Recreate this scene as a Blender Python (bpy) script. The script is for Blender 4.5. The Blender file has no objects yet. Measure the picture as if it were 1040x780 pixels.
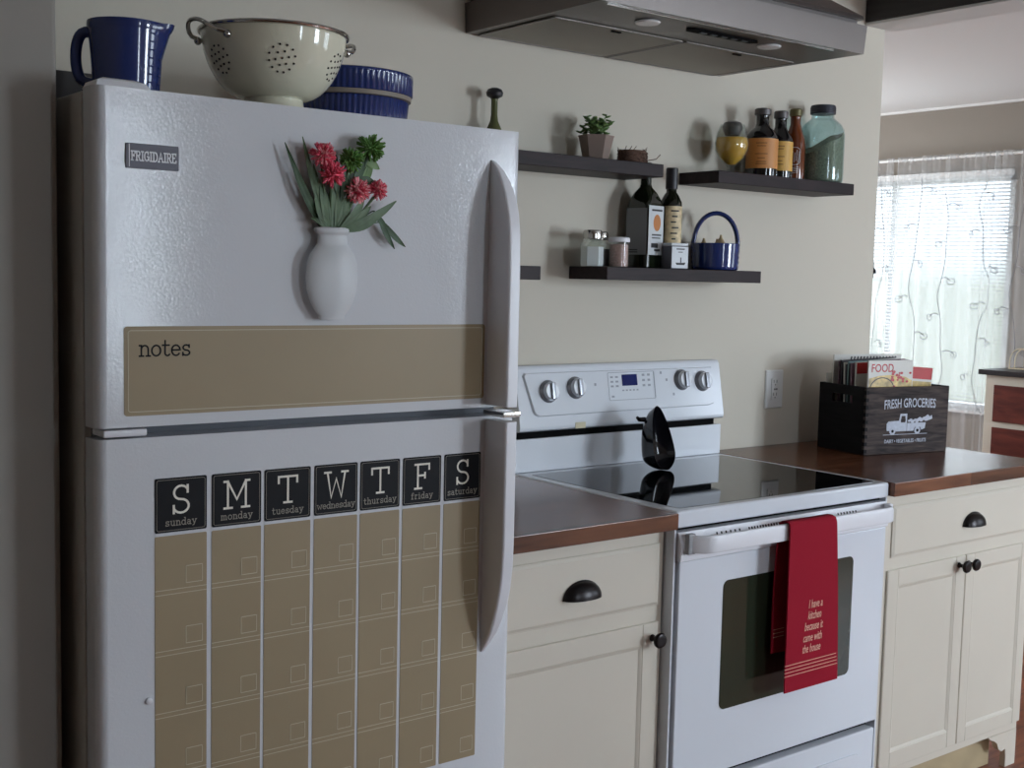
import bpy, bmesh, math, random
from mathutils import Vector, Matrix
PI = math.pi
S = bpy.context.scene
C = S.collection
random.seed(7)

# ------------------------------------------------------------------ camera
cam = bpy.data.objects.new('camera', bpy.data.cameras.new('camera'))
C.objects.link(cam)
cam.data.sensor_width = 36.0
cam.data.lens = 43.2131
cam.data.clip_start = 0.05
R_ = Vector((0.791895, -0.610222, 0.023064)); U_ = Vector((0.035098, 0.083189, 0.995916)); F_ = Vector((0.609648, 0.787851, -0.087294))
cam.matrix_world = Matrix(((R_.x, U_.x, -F_.x, -1.882953), (R_.y, U_.y, -F_.y, -2.472662), (R_.z, U_.z, -F_.z, 1.408178), (0, 0, 0, 1)))
S.camera = cam

# ------------------------------------------------------------------ world: overcast sky over a green garden
w = bpy.data.worlds.new('sky'); S.world = w; w.use_nodes = True
nt = w.node_tree; nt.nodes.clear()
o_ = nt.nodes.new('ShaderNodeOutputWorld'); b_ = nt.nodes.new('ShaderNodeBackground')
tc = nt.nodes.new('ShaderNodeTexCoord'); sx = nt.nodes.new('ShaderNodeSeparateXYZ'); cr = nt.nodes.new('ShaderNodeValToRGB'); mr = nt.nodes.new('ShaderNodeMapRange')
nt.links.new(tc.outputs['Generated'], sx.inputs[0]); nt.links.new(sx.outputs['Z'], mr.inputs['Value'])
mr.inputs['From Min'].default_value = -0.5; mr.inputs['From Max'].default_value = 0.5
nt.links.new(mr.outputs[0], cr.inputs[0]); nt.links.new(cr.outputs[0], b_.inputs[0]); nt.links.new(b_.outputs[0], o_.inputs[0])
e = cr.color_ramp.elements
e[0].position = 0.30; e[0].color = (0.22, 0.24, 0.21, 1)
e[1].position = 0.62; e[1].color = (0.80, 0.91, 1.10, 1)
q = cr.color_ramp.elements.new(0.50); q.color = (0.30, 0.34, 0.30, 1)
q = cr.color_ramp.elements.new(0.54); q.color = (0.72, 0.82, 1.0, 1)
b_.inputs[1].default_value = 2.6

# daylight through the windows of the room, plus an added dining fill
def window_light(name, loc, rot, sx_, sy_, power, col):
    l = bpy.data.lights.new(name, 'AREA'); l.shape = 'RECTANGLE'; l.size = sx_; l.size_y = sy_
    l.energy = power; l.color = col
    ob = bpy.data.objects.new(name, l); ob.location = loc; ob.rotation_euler = rot; C.objects.link(ob)
    return ob
SKYC = (0.75, 0.87, 1.0)
window_light('front_window_daylight', (2.75, -4.53, 1.45), (PI/2, 0, 0), 0.95, 1.35, 116, SKYC)
window_light('sidelight_daylight', (0.13, -4.53, 1.55), (PI/2, 0, 0), 0.16, 1.30, 14, SKYC)
window_light('side_window_daylight', (4.76, -3.35, 1.35), (PI/2, 0, PI/2), 1.2, 1.5, 26, SKYC)
window_light('dining_window_daylight', (4.76, 2.14, 1.37), (PI/2, 0, PI/2), 1.6, 1.38, 12, (1.0, 0.98, 1.0))
window_light('dining_fill_light', (3.2, 3.66, 1.45), (-PI/2, 0, 0), 1.3, 1.3, 85, (0.9, 0.94, 1.0))  # added unseen source to brighten the dining ceiling and wall

S.view_settings.view_transform = 'Standard'; S.view_settings.look = 'None'
S.view_settings.gamma = 1.0; S.view_settings.use_curve_mapping = False
S.view_settings.exposure = 0.24

# ------------------------------------------------------------------ materials
def lin(c):
    return tuple((v/255/12.92 if v/255 <= 0.04045 else ((v/255+0.055)/1.055)**2.4) for v in c) + (1,)
def mat(name, rgb, rough=0.5, metal=0.0, spec=0.5, bump=0.0, bscale=200.0, vary=0.0, vscale=8.0, coat=0.0, trans=0.0, ior=1.45, alpha=1.0, stretch=None, detail=4):
    m = bpy.data.materials.new(name); m.use_nodes = True
    n = m.node_tree; p = n.nodes['Principled BSDF']
    col = lin(rgb)
    p.inputs['Base Color'].default_value = col
    p.inputs['Roughness'].default_value = rough; p.inputs['Metallic'].default_value = metal
    p.inputs['Specular IOR Level'].default_value = spec; p.inputs['Coat Weight'].default_value = coat
    p.inputs['Coat Roughness'].default_value = 0.05
    p.inputs['Transmission Weight'].default_value = trans; p.inputs['IOR'].default_value = ior; p.inputs['Alpha'].default_value = alpha
    if bump or vary:
        t = n.nodes.new('ShaderNodeTexCoord'); mp = n.nodes.new('ShaderNodeMapping')
        n.links.new(t.outputs['Object'], mp.inputs[0])
        if stretch: mp.inputs['Scale'].default_value = stretch
    if bump:
        nz = n.nodes.new('ShaderNodeTexNoise'); nz.inputs['Scale'].default_value = bscale; nz.inputs['Detail'].default_value = 2
        n.links.new(mp.outputs[0], nz.inputs['Vector'])
        bp = n.nodes.new('ShaderNodeBump'); bp.inputs['Strength'].default_value = bump; bp.inputs['Distance'].default_value = 0.001
        n.links.new(nz.outputs[0], bp.inputs['Height']); n.links.new(bp.outputs[0], p.inputs['Normal'])
    if vary:
        nv = n.nodes.new('ShaderNodeTexNoise'); nv.inputs['Scale'].default_value = vscale; nv.inputs['Detail'].default_value = detail
        n.links.new(mp.outputs[0], nv.inputs['Vector'])
        rp = n.nodes.new('ShaderNodeValToRGB')
        rp.color_ramp.elements[0].position = 0.3; rp.color_ramp.elements[1].position = 0.7
        rp.color_ramp.elements[0].color = tuple(c*(1-vary) for c in col[:3])+(1,)
        rp.color_ramp.elements[1].color = tuple(min(1, c*(1+vary)) for c in col[:3])+(1,)
        n.links.new(nv.outputs[0], rp.inputs[0]); n.links.new(rp.outputs[0], p.inputs['Base Color'])
    return m
def wood(name, c1, c2, rough=0.35, scale=(1.5, 14, 14), coat=0.0, bump=0.1, spec=0.5, planks=None):
    m = bpy.data.materials.new(name); m.use_nodes = True
    n = m.node_tree; p = n.nodes['Principled BSDF']
    t = n.nodes.new('ShaderNodeTexCoord'); mp = n.nodes.new('ShaderNodeMapping'); mp.inputs['Scale'].default_value = scale
    n.links.new(t.outputs['Object'], mp.inputs[0])
    nz = n.nodes.new('ShaderNodeTexNoise'); nz.inputs['Scale'].default_value = 3; nz.inputs['Detail'].default_value = 8; nz.inputs['Distortion'].default_value = 0.6
    n.links.new(mp.outputs[0], nz.inputs['Vector'])
    rp = n.nodes.new('ShaderNodeValToRGB'); rp.color_ramp.elements[0].position = 0.32; rp.color_ramp.elements[1].position = 0.68
    rp.color_ramp.elements[0].color = lin(c1); rp.color_ramp.elements[1].color = lin(c2)
    n.links.new(nz.outputs[0], rp.inputs[0])
    out = rp.outputs[0]
    if planks:
        br = n.nodes.new('ShaderNodeTexBrick'); br.inputs['Scale'].default_value = 1
        br.inputs['Brick Width'].default_value = planks[0]; br.inputs['Row Height'].default_value = planks[1]
        br.inputs['Mortar Size'].default_value = 0.001
        br.inputs['Color1'].default_value = (0.62, 0.62, 0.62, 1); br.inputs['Color2'].default_value = (1.15, 1.1, 1.05, 1); br.inputs['Mortar'].default_value = (0.35, 0.33, 0.3, 1)
        n.links.new(t.outputs['Object'], br.inputs['Vector'])
        mx = n.nodes.new('ShaderNodeMix'); mx.data_type = 'RGBA'; mx.blend_type = 'MULTIPLY'; mx.inputs[0].default_value = 1
        n.links.new(out, mx.inputs[6]); n.links.new(br.outputs[0], mx.inputs[7]); out = mx.outputs[2]
    n.links.new(out, p.inputs['Base Color'])
    p.inputs['Roughness'].default_value = rough; p.inputs['Coat Weight'].default_value = coat; p.inputs['Specular IOR Level'].default_value = spec
    bp = n.nodes.new('ShaderNodeBump'); bp.inputs['Strength'].default_value = bump; bp.inputs['Distance'].default_value = 0.002
    n.links.new(nz.outputs[0], bp.inputs['Height']); n.links.new(bp.outputs[0], p.inputs['Normal'])
    return m
def glassy(name, rgb, alpha=0.25, rough=0.05):
    """thin-walled glass: tinted see-through plus gloss"""
    m = bpy.data.materials.new(name); m.use_nodes = True
    n = m.node_tree; n.nodes.clear()
    o = n.nodes.new('ShaderNodeOutputMaterial'); t = n.nodes.new('ShaderNodeBsdfTransparent'); g = n.nodes.new('ShaderNodeBsdfGlossy')
    lw = n.nodes.new('ShaderNodeLayerWeight'); lw.inputs[0].default_value = 0.5; pw = n.nodes.new('ShaderNodeMath'); pw.operation = 'POWER'; pw.inputs[1].default_value = 3.5
    fr = n.nodes.new('ShaderNodeMapRange'); fr.inputs['To Min'].default_value = 0.05; fr.inputs['To Max'].default_value = 0.6; n.links.new(lw.outputs['Facing'], pw.inputs[0]); n.links.new(pw.outputs[0], fr.inputs['Value']); mx = n.nodes.new('ShaderNodeMixShader')
    d = n.nodes.new('ShaderNodeBsdfDiffuse'); d.inputs[0].default_value = lin(rgb); m2 = n.nodes.new('ShaderNodeMixShader'); m2.inputs[0].default_value = alpha
    t.inputs[0].default_value = lin(rgb); g.inputs['Roughness'].default_value = rough
    n.links.new(t.outputs[0], m2.inputs[1]); n.links.new(d.outputs[0], m2.inputs[2])
    n.links.new(fr.outputs[0], mx.inputs[0]); n.links.new(m2.outputs[0], mx.inputs[1]); n.links.new(g.outputs[0], mx.inputs[2]); n.links.new(mx.outputs[0], o.inputs[0])
    return m
def cloth_sheer(name, rgb, opacity, trl=0.5):
    m = bpy.data.materials.new(name); m.use_nodes = True
    n = m.node_tree; n.nodes.clear()
    o = n.nodes.new('ShaderNodeOutputMaterial'); t = n.nodes.new('ShaderNodeBsdfTransparent'); d = n.nodes.new('ShaderNodeBsdfDiffuse'); l = n.nodes.new('ShaderNodeBsdfTranslucent')
    d.inputs[0].default_value = lin(rgb); l.inputs[0].default_value = lin(rgb)
    a = n.nodes.new('ShaderNodeMixShader'); a.inputs[0].default_value = trl; b = n.nodes.new('ShaderNodeMixShader'); b.inputs[0].default_value = opacity
    n.links.new(d.outputs[0], a.inputs[1]); n.links.new(l.outputs[0], a.inputs[2]); n.links.new(t.outputs[0], b.inputs[1]); n.links.new(a.outputs[0], b.inputs[2]); n.links.new(b.outputs[0], o.inputs[0])
    return m

M = {}
M['wall'] = mat('cream_wall_paint', (208, 201, 187), 0.75, bump=0.15, bscale=160, spec=0.25)
M['taupe'] = mat('taupe_wall_paint', (142, 134, 124), 0.7, bump=0.12, bscale=160, spec=0.25)
M['stub'] = mat('shaded_wall_paint', (158, 153, 146), 0.7, bump=0.12, bscale=160, spec=0.25)  # shade on the stub wall put into a greyer base colour
M['ceiling'] = mat('ceiling_paint', (220, 220, 218), 0.85, bump=0.2, bscale=60, spec=0.2)
M['beam'] = wood('dark_beam_wood', (34, 30, 30), (52, 46, 45), 0.5, (14, 1.5, 14))
M['trimwhite'] = mat('white_trim_paint', (225, 225, 222), 0.4)
M['floor'] = wood('brown_wood_floor', (118, 66, 46), (158, 96, 68), 0.3, (2, 16, 2), planks=(0.9, 0.09))
M['fridge'] = mat('textured_white_enamel', (216, 218, 222), 0.05, bump=0.2, bscale=280, spec=0.5)
M['fridge_side'] = mat('grey_cabinet_enamel', (200, 196, 190), 0.5, bump=0.1, bscale=300, spec=0.3)
M['white_gloss'] = mat('white_enamel', (218, 222, 228), 0.12, spec=0.5)
M['white_plastic'] = mat('white_plastic', (230, 230, 234), 0.32)
M['grey_plastic'] = mat('grey_plastic', (150, 150, 152), 0.4)
M['gasket'] = mat('dark_gasket', (95, 98, 104), 0.6)
M['black'] = mat('black_gap', (8, 8, 9), 0.8, spec=0.1)  # painted shade in gaps and slots; also used on black parts
M['ceran'] = mat('black_ceramic_glass', (8, 9, 11), 0.03, spec=0.9)
M['oven_glass'] = mat('dark_oven_glass', (44, 50, 38), 0.04, spec=0.6)  # greenish reflection of the room tinted into the base colour
M['tan'] = mat('tan_decal', (160, 143, 114), 0.45, vary=0.04, vscale=5, spec=0.4)
M['decal_line'] = mat('pale_decal_line', (196, 184, 158), 0.45)
M['decal_black'] = mat('black_decal', (20, 20, 24), 0.6, spec=0.25)
M['letter'] = mat('pale_letter', (236, 230, 216), 0.5)
M['dim_letter'] = mat('dim_letter', (150, 144, 132), 0.5)
M['badge'] = mat('badge_grey', (80, 78, 86), 0.35, metal=0.3)
M['badge_letter'] = mat('badge_letter', (245, 245, 248), 0.45)
M['cream'] = mat('cream_cabinet_paint', (210, 202, 187), 0.42, spec=0.4, vary=0.02, vscale=3)
M['counter'] = wood('walnut_counter', (82, 50, 35), (126, 80, 54), 0.22, (1.2, 16, 12), coat=0.0, bump=0.04, planks=(0.55, 0.045))
M['bronze'] = mat('dark_bronze', (34, 30, 30), 0.3, metal=0.6)
M['shelf'] = wood('espresso_shelf', (30, 20, 22), (46, 32, 34), 0.5, (2, 18, 18), spec=0.2)
M['steel'] = mat('brushed_steel', (118, 111, 108), 0.36, metal=0.9, bump=0.15, bscale=60, stretch=(1, 40, 40))
M['steel_dark'] = mat('dark_steel', (105, 100, 98), 0.4, metal=0.85)
M['filter'] = mat('filter_mesh', (150, 145, 134), 0.5, metal=0.4, bump=0.8, bscale=700)
M['lamp_glass'] = mat('frosted_lamp_glass', (235, 235, 235), 0.2)
M['chrome'] = mat('chrome', (190, 188, 184), 0.15, metal=1.0)
M['blue'] = mat('cobalt_glaze', (36, 52, 108), 0.12, spec=0.6, coat=0.5)
M['beige_band'] = mat('unglazed_band', (140, 130, 118), 0.6)
M['enamel_cream'] = mat('cream_enamel', (228, 224, 202), 0.1, coat=0.5)
M['hole'] = mat('dark_hole', (46, 38, 32), 0.8)
M['frost'] = mat('frosted_vase', (228, 230, 232), 0.4, trans=0.1, alpha=0.80)
M['leaf'] = mat('leaf_green', (92, 114, 84), 0.55, vary=0.25, vscale=40)
M['leaf_dark'] = mat('leaf_dark_green', (66, 90, 62), 0.55, vary=0.25, vscale=40)
M['leaf_bright'] = mat('leaf_bright_green', (104, 134, 78), 0.5, vary=0.2, vscale=40)
M['leaf_pale'] = mat('leaf_pale', (180, 196, 160), 0.5)
M['pink'] = mat('pink_petal', (236, 98, 122), 0.55, vary=0.2, vscale=90)
M['pink_pale'] = mat('pale_pink_petal', (240, 168, 172), 0.55)
M['green_bud'] = mat('green_bud', (104, 146, 76), 0.6, vary=0.2, vscale=90)
M['pot'] = mat('weathered_clay', (142, 124, 114), 0.8, bump=0.3, bscale=80, vary=0.12, vscale=12)
M['twig'] = mat('twigs', (98, 74, 62), 0.9, vary=0.3, vscale=60)
M['clear'] = glassy('clear_glass', (247, 250, 248), 0.02)
M['teal_glass'] = glassy('teal_glass', (236, 247, 248), 0.015)
M['amber_glass'] = mat('amber_glass', (104, 50, 22), 0.08, coat=0.5)
M['dark_glass'] = mat('dark_bottle_glass', (10, 10, 12), 0.06, coat=0.6)
M['green_glass'] = mat('dark_green_glass', (20, 26, 14), 0.08, coat=0.5)
M['olive_glass'] = mat('olive_glass', (88, 92, 58), 0.15)
M['gold_liquid'] = mat('golden_spread', (222, 168, 44), 0.3)
M['herb'] = mat('dried_herbs', (150, 142, 118), 0.9, bump=1.0, bscale=350, vary=0.45, vscale=220)
M['orange_label'] = mat('orange_label', (204, 140, 78), 0.5)
M['yellow_label'] = mat('yellow_label', (216, 168, 84), 0.5)
M['label_print'] = mat('label_print', (120, 74, 40), 0.5)
M['white_label'] = mat('white_label', (206, 210, 212), 0.5)
M['grey_label'] = mat('grey_label', (132, 134, 136), 0.5)
M['dark_print'] = mat('dark_print', (50, 48, 50), 0.5)
M['orange_print'] = mat('orange_print', (192, 122, 62), 0.5)
M['cream_label'] = mat('cream_label', (210, 190, 150), 0.5, vary=0.3, vscale=60)
M['dark_cap'] = mat('dark_cap', (40, 38, 42), 0.4)
M['grey_cap'] = mat('grey_cap', (94, 90, 90), 0.4, metal=0.4)
M['zinc'] = mat('zinc_lid', (66, 68, 76), 0.45, metal=0.5)
M['brass_cap'] = mat('olive_cap', (104, 96, 62), 0.4, metal=0.3)
M['salt'] = mat('white_salt', (224, 226, 228), 0.8, bump=0.5, bscale=400)
M['pepper'] = mat('dark_pepper', (84, 76, 72), 0.85, vary=0.5, vscale=300)
M['spice'] = mat('pink_spice', (176, 142, 134), 0.85, vary=0.3, vscale=200)
M['tin_dark'] = mat('grey_tin', (112, 112, 120), 0.4)
M['tin_white'] = mat('white_tin', (214, 218, 222), 0.4)
M['garlic'] = mat('tan_bulb', (184, 160, 122), 0.6, vary=0.2, vscale=50)
M['spoon'] = mat('black_glaze', (14, 14, 20), 0.12, coat=0.4)
M['red'] = mat('red_towel', (150, 22, 42), 0.85, bump=0.6, bscale=900, spec=0.2)
M['towel_print'] = mat('towel_print', (226, 170, 150), 0.8)
M['outlet'] = mat('outlet_white', (226, 226, 224), 0.35)
M['outlet_grey'] = mat('outlet_slot', (110, 108, 106), 0.5)
M['crate'] = wood('weathered_black_wood', (32, 28, 29), (84, 72, 68), 0.7, (1.5, 14, 26), bump=0.3, spec=0.2)
M['crate_side'] = wood('shaded_crate_wood', (18, 17, 19), (30, 28, 30), 0.7, (12, 1.5, 20), bump=0.2, spec=0.15)  # darker copy of the crate wood, shade of the unlit faces painted in
M['crate_print'] = mat('crate_print', (186, 190, 202), 0.6, vary=0.12, vscale=90)
M['paper'] = mat('magazine_paper', (206, 202, 194), 0.4)
M['mag_red'] = mat('magazine_red', (178, 40, 42), 0.3)
M['mag_black'] = mat('magazine_black', (38, 34, 40), 0.3)
M['mag_grey'] = mat('magazine_grey', (120, 128, 128), 0.3, vary=0.5, vscale=60)
M['mag_teal'] = mat('magazine_teal', (110, 136, 136), 0.3)
M['mag_food'] = mat('magazine_food_photo', (196, 168, 104), 0.3, vary=0.45, vscale=45)
M['mag_mauve'] = mat('magazine_mauve', (122, 92, 104), 0.3, vary=0.4, vscale=30)
M['display'] = mat('blue_display', (20, 34, 96), 0.1)
M['knob'] = mat('range_knob', (196, 198, 202), 0.22, metal=0.25)
M['knob_rim'] = mat('range_knob_rim', (150, 152, 158), 0.25, metal=0.5)
M['panel_grey'] = mat('panel_mark', (150, 154, 162), 0.4)
M['stain'] = mat('yellowed_patch', (206, 196, 164), 0.3)
M['toe'] = mat('tan_toe_board', (176, 158, 124), 0.6, vary=0.1)
M['dresser_frame'] = mat('dresser_cream', (206, 200, 184), 0.45)
M['dresser_top'] = mat('dresser_top', (40, 36, 38), 0.4)
M['dresser_front'] = wood('red_brown_wood', (78, 34, 28), (108, 50, 40), 0.35, (10, 2, 10))
M['sheer'] = cloth_sheer('sheer_fabric', (238, 240, 242), 0.30)
M['blind'] = cloth_sheer('white_slats', (236, 238, 240), 1.0, 0.30)
M['embroidery'] = mat('grey_embroidery', (140, 142, 148), 0.7)
M['grey_box'] = mat('dark_grey_box', (78, 74, 72), 0.6)

# ------------------------------------------------------------------ mesh helpers
def nb(): return bmesh.new()
def box(bm, x0, x1, y0, y1, z0, z1, bev=0.0, seg=2, T=None):
    g = bmesh.ops.create_cube(bm, size=1.0)
    vs = g['verts']
    for v in vs:
        v.co = Vector((x0 if v.co.x < 0 else x1, y0 if v.co.y < 0 else y1, z0 if v.co.z < 0 else z1))
    if bev > 0:
        es = list({e for v in vs for e in v.link_edges})
        r = bmesh.ops.bevel(bm, geom=es, offset=bev, segments=seg, affect='EDGES', profile=0.5)
        vs = list({v for f in r['faces'] for v in f.verts} | {v for v in vs if v.is_valid})
    if T is not None:
        for v in vs: v.co = T @ v.co
    return vs
def lathe(bm, prof, c=(0, 0, 0), n=40, sx=1.0, sy=1.0, cap0=True, cap1=True, a0=0.0, a1=2*PI):
    rings = []
    full = abs((a1-a0)-2*PI) < 1e-6
    m = n if full else n+1
    for (r, z) in prof:
        rings.append([bm.verts.new((c[0]+r*sx*math.cos(a0+(a1-a0)*i/n), c[1]+r*sy*math.sin(a0+(a1-a0)*i/n), c[2]+z)) for i in range(m)])
    for a, b in zip(rings, rings[1:]):
        for i in range(n):
            j = (i+1) % m
            bm.faces.new((a[i], a[j], b[j], b[i]))
    if full:
        if cap0: bm.faces.new(list(reversed(rings[0])))
        if cap1: bm.faces.new(rings[-1])
    return rings
def tube(bm, pts, rad, n=10, closed=False, caps=True):
    pts = [Vector(p) for p in pts]; N = len(pts); rings = []
    if not hasattr(rad, '__len__'): rad = [rad]*N
    prev = None
    for i, p in enumerate(pts):
        if closed: t = pts[(i+1) % N]-pts[i-1]
        else: t = pts[min(i+1, N-1)]-pts[max(i-1, 0)]
        t.normalize()
        if prev is None:
            a = Vector((0, 0, 1)) if abs(t.z) < 0.9 else Vector((1, 0, 0))
            u = t.cross(a).normalized()
        else:
            u = (prev - t*prev.dot(t)).normalized()
        prev = u; v = t.cross(u)
        rings.append([bm.verts.new(p+(u*math.cos(2*PI*k/n)+v*math.sin(2*PI*k/n))*rad[i]) for k in range(n)])
    rr = list(zip(rings, rings[1:])) + ([(rings[-1], rings[0])] if closed else [])
    for a, b in rr:
        for k in range(n): bm.faces.new((a[k], a[(k+1) % n], b[(k+1) % n], b[k]))
    if caps and not closed:
        bm.faces.new(list(reversed(rings[0]))); bm.faces.new(rings[-1])
def prism(bm, poly, d0, d1, fn):
    """poly: list of (u,v); fn(u,v,d) -> point"""
    a = [bm.verts.new(fn(u, v, d0)) for u, v in poly]; b = [bm.verts.new(fn(u, v, d1)) for u, v in poly]
    n = len(poly)
    for i in range(n): bm.faces.new((a[i], a[(i+1) % n], b[(i+1) % n], b[i]))
    bm.faces.new(list(reversed(a))); bm.faces.new(b)
def rrect(u0, u1, v0, v1, r, n=5):
    out = []
    for (cu, cv, a) in ((u1-r, v1-r, 0), (u0+r, v1-r, 90), (u0+r, v0+r, 180), (u1-r, v0+r, 270)):
        for k in range(n+1):
            t = math.radians(a+90*k/n); out.append((cu+r*math.cos(t), cv+r*math.sin(t)))
    return out
def loft(bm, secs, closed=True, cap=True):
    rings = [[bm.verts.new(p) for p in s] for s in secs]
    n = len(rings[0])
    for a, b in zip(rings, rings[1:]):
        for k in range(n if closed else n-1): bm.faces.new((a[k], a[(k+1) % n], b[(k+1) % n], b[k]))
    if cap and closed:
        bm.faces.new(list(reversed(rings[0]))); bm.faces.new(rings[-1])
def obj(name, bm, m, parent=None, label=None, kind=None, ang=35, smooth=True, wn=True):
    bmesh.ops.recalc_face_normals(bm, faces=bm.faces)
    me = bpy.data.meshes.new(name); bm.to_mesh(me); bm.free()
    me.materials.append(M[m] if isinstance(m, str) else m)
    if smooth:
        me.polygons.foreach_set('use_smooth', [True]*len(me.polygons))
        me.set_sharp_from_angle(angle=math.radians(ang))
    o = bpy.data.objects.new(name, me); C.objects.link(o)
    if smooth and wn:
        md = o.modifiers.new('weighted_normal', 'WEIGHTED_NORMAL'); md.keep_sharp = True; md.weight = 80
    if parent is not None:
        o.parent = parent
        base = parent.matrix_world if parent.parent is None else parent.parent.matrix_world @ parent.matrix_local
        o.location = -Vector(ROOT.get(parent.name, (0, 0, 0)))  # parts are modelled in world space
    if label: o['label'] = label
    if kind: o['kind'] = kind
    return o
ROOT = {}
def thing(name, label, cat, loc=(0, 0, 0), group=None):
    """an Empty at the thing's base; parts are modelled in world coordinates"""
    o = bpy.data.objects.new(name, None); C.objects.link(o); o.empty_display_size = 0.05
    o.location = loc; ROOT[o.name] = tuple(loc)
    o['label'] = label; o['category'] = cat
    if group: o['group'] = group
    return o
def tag(o, label, cat, group=None, kind=None):
    o['label'] = label; o['category'] = cat
    if group: o['group'] = group
    if kind: o['kind'] = kind
    return o
def bx(name, m, parent, *a, bev=0.0, seg=2, label=None, kind=None):
    bm = nb(); box(bm, *a, bev=bev, seg=seg); return obj(name, bm, m, parent, label, kind)
def XZ(y, s=-1):
    """map (u,v,d) onto a plane facing the camera side (-y); d is how far it stands off"""
    return lambda u, v, d=0.0: Vector((u, y+s*d, v))

# lettering: strokes drawn as thin raised strips ----------------------------------
def arc(cx, cy, rx, ry, a0, a1, n=10):
    return [(cx+rx*math.cos(math.radians(a0+(a1-a0)*i/n)), cy+ry*math.sin(math.radians(a0+(a1-a0)*i/n))) for i in range(n+1)]
G = {
 'S': (.72, [arc(.36, .74, .26, .24, 25, 270, 12)+arc(.36, .26, .28, .24, 90, -155, 12)[1:], [(.60, .98), (.60, .74)], [(.09, .28), (.09, .02)]]),
 'M': (.98, [[(.14, 0), (.14, .97)], [(.14, .97), (.49, .30), (.84, .97)], [(.84, .97), (.84, 0)], [(.0, 0), (.30, 0)], [(.68, 0), (.98, 0)], [(0, .97), (.14, .97)], [(.84, .97), (.98, .97)]]),
 'T': (.84, [[(.42, 0), (.42, .97)], [(.04, .97), (.80, .97)], [(.04, .97), (.04, .74)], [(.80, .97), (.80, .74)], [(.26, 0), (.58, 0)]]),
 'W': (1.0, [[(.12, .97), (.28, 0), (.50, .72), (.72, 0), (.88, .97)], [(0, .97), (.26, .97)], [(.74, .97), (1.0, .97)]]),
 'F': (.74, [[(.16, 0), (.16, .97)], [(.02, .97), (.70, .97), (.70, .76)], [(.16, .52), (.50, .52)], [(.50, .62), (.50, .42)], [(.02, 0), (.34, 0)]]),
 'R': (.88, [[(.16, 0), (.16, .97), (.50, .97)]+arc(.50, .74, .22, .23, 90, -90, 8)+[(.16, .51)], [(.46, .51), (.76, 0), (.88, 0)], [(.02, 0), (.32, 0)], [(.02, .97), (.16, .97)]]),
 'I': (.46, [[(.23, 0), (.23, .97)], [(.06, 0), (.40, 0)], [(.06, .97), (.40, .97)]]),
 'G': (.90, [arc(.44, .49, .38, .49, 50, 360, 18)+[(.82, .46), (.54, .46)], [(.82, .46), (.82, .08)], [(.68, .98), (.70, .72)]]),
 'D': (.90, [[(.02, 0), (.44, 0)]+arc(.44, .485, .38, .485, -90, 90, 10)+[(.02, .97)], [(.18, 0), (.18, .97)]]),
 'A': (.94, [[(.12, 0), (.47, .98), (.82, 0)], [(.24, .36), (.70, .36)], [(0, 0), (.24, 0)], [(.70, 0), (.94, 0)]]),
 'E': (.78, [[(.16, 0), (.16, .97)], [(.02, .97), (.70, .97), (.70, .76)], [(.16, .52), (.50, .52)], [(.02, 0), (.72, 0), (.72, .22)]]),
 'n': (.66, [[(.14, 0), (.14, .60)], [(.02, .60), (.14, .60)], arc(.34, .38, .20, .22, 180, 0, 8)+[(.54, 0)], [(.02, 0), (.26, 0)], [(.42, 0), (.66, 0)]]),
 'o': (.60, [arc(.30, .30, .26, .30, 0, 360, 16)]),
 't': (.48, [[(.18, .86), (.18, .14)]+arc(.32, .14, .14, .14, 180, 330, 6), [(.02, .60), (.42, .60)]]),
 'e': (.60, [[(.06, .32), (.54, .32)]+arc(.30, .30, .25, .30, 5, 320, 14)]),
 's': (.54, [arc(.27, .45, .19, .15, 40, 270, 9)+arc(.27, .15, .21, .15, 90, -140, 9)[1:], [(.45, .60), (.45, .46)], [(.07, .16), (.07, 0)]]),
 'u': (.66, [[(.02, .60), (.14, .60), (.14, .22)]+arc(.34, .22, .20, .22, 180, 360, 8)+[(.54, .60)], [(.42, .60), (.54, .60)], [(.54, .3), (.54, 0), (.64, 0)]]),
 'd': (.64, [arc(.28, .30, .24, .30, 0, 360, 14), [(.40, .94), (.52, .94), (.52, 0), (.64, 0)]]),
 'a': (.60, [arc(.26, .17, .20, .17, 0, 360, 12), arc(.27, .42, .19, .18, 150, 0, 8)+[(.46, .0), (.58, 0)]]),
 'y': (.64, [[(.10, .60), (.32, .04)], [(.56, .60), (.26, -.16), (.10, -.22)], [(0, .60), (.20, .60)], [(.44, .60), (.64, .60)]]),
 'm': (.90, [[(.10, 0), (.10, .60)], [(0, .60), (.10, .60)], arc(.26, .44, .16, .16, 180, 0, 6)+[(.42, 0)], arc(.58, .44, .16, .16, 180, 0, 6)+[(.74, 0)], [(0, 0), (.2, 0)], [(.34, 0), (.5, 0)], [(.66, 0), (.86, 0)]]),
 'w': (.86, [[(.10, .60), (.24, 0), (.43, .46), (.62, 0), (.76, .60)], [(0, .60), (.22, .60)], [(.64, .60), (.86, .60)]]),
 'h': (.66, [[(.02, .94), (.14, .94), (.14, 0)], arc(.34, .38, .20, .22, 180, 0, 8)+[(.54, 0)], [(.02, 0), (.26, 0)], [(.42, 0), (.66, 0)]]),
 'r': (.56, [[(.04, .60), (.18, .60), (.18, 0)], arc(.36, .40, .18, .20, 180, 50, 6), [(.04, 0), (.34, 0)]]),
 'i': (.40, [[(.06, .60), (.20, .60), (.20, 0)], [(.04, 0), (.36, 0)], [(.20, .80), (.20, .88)]]),
 'f': (.50, [[(.20, 0), (.20, .78)]+arc(.34, .78, .14, .14, 180, 40, 6), [(.06, .60), (.40, .60)], [(.06, 0), (.36, 0)]]),
}
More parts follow.
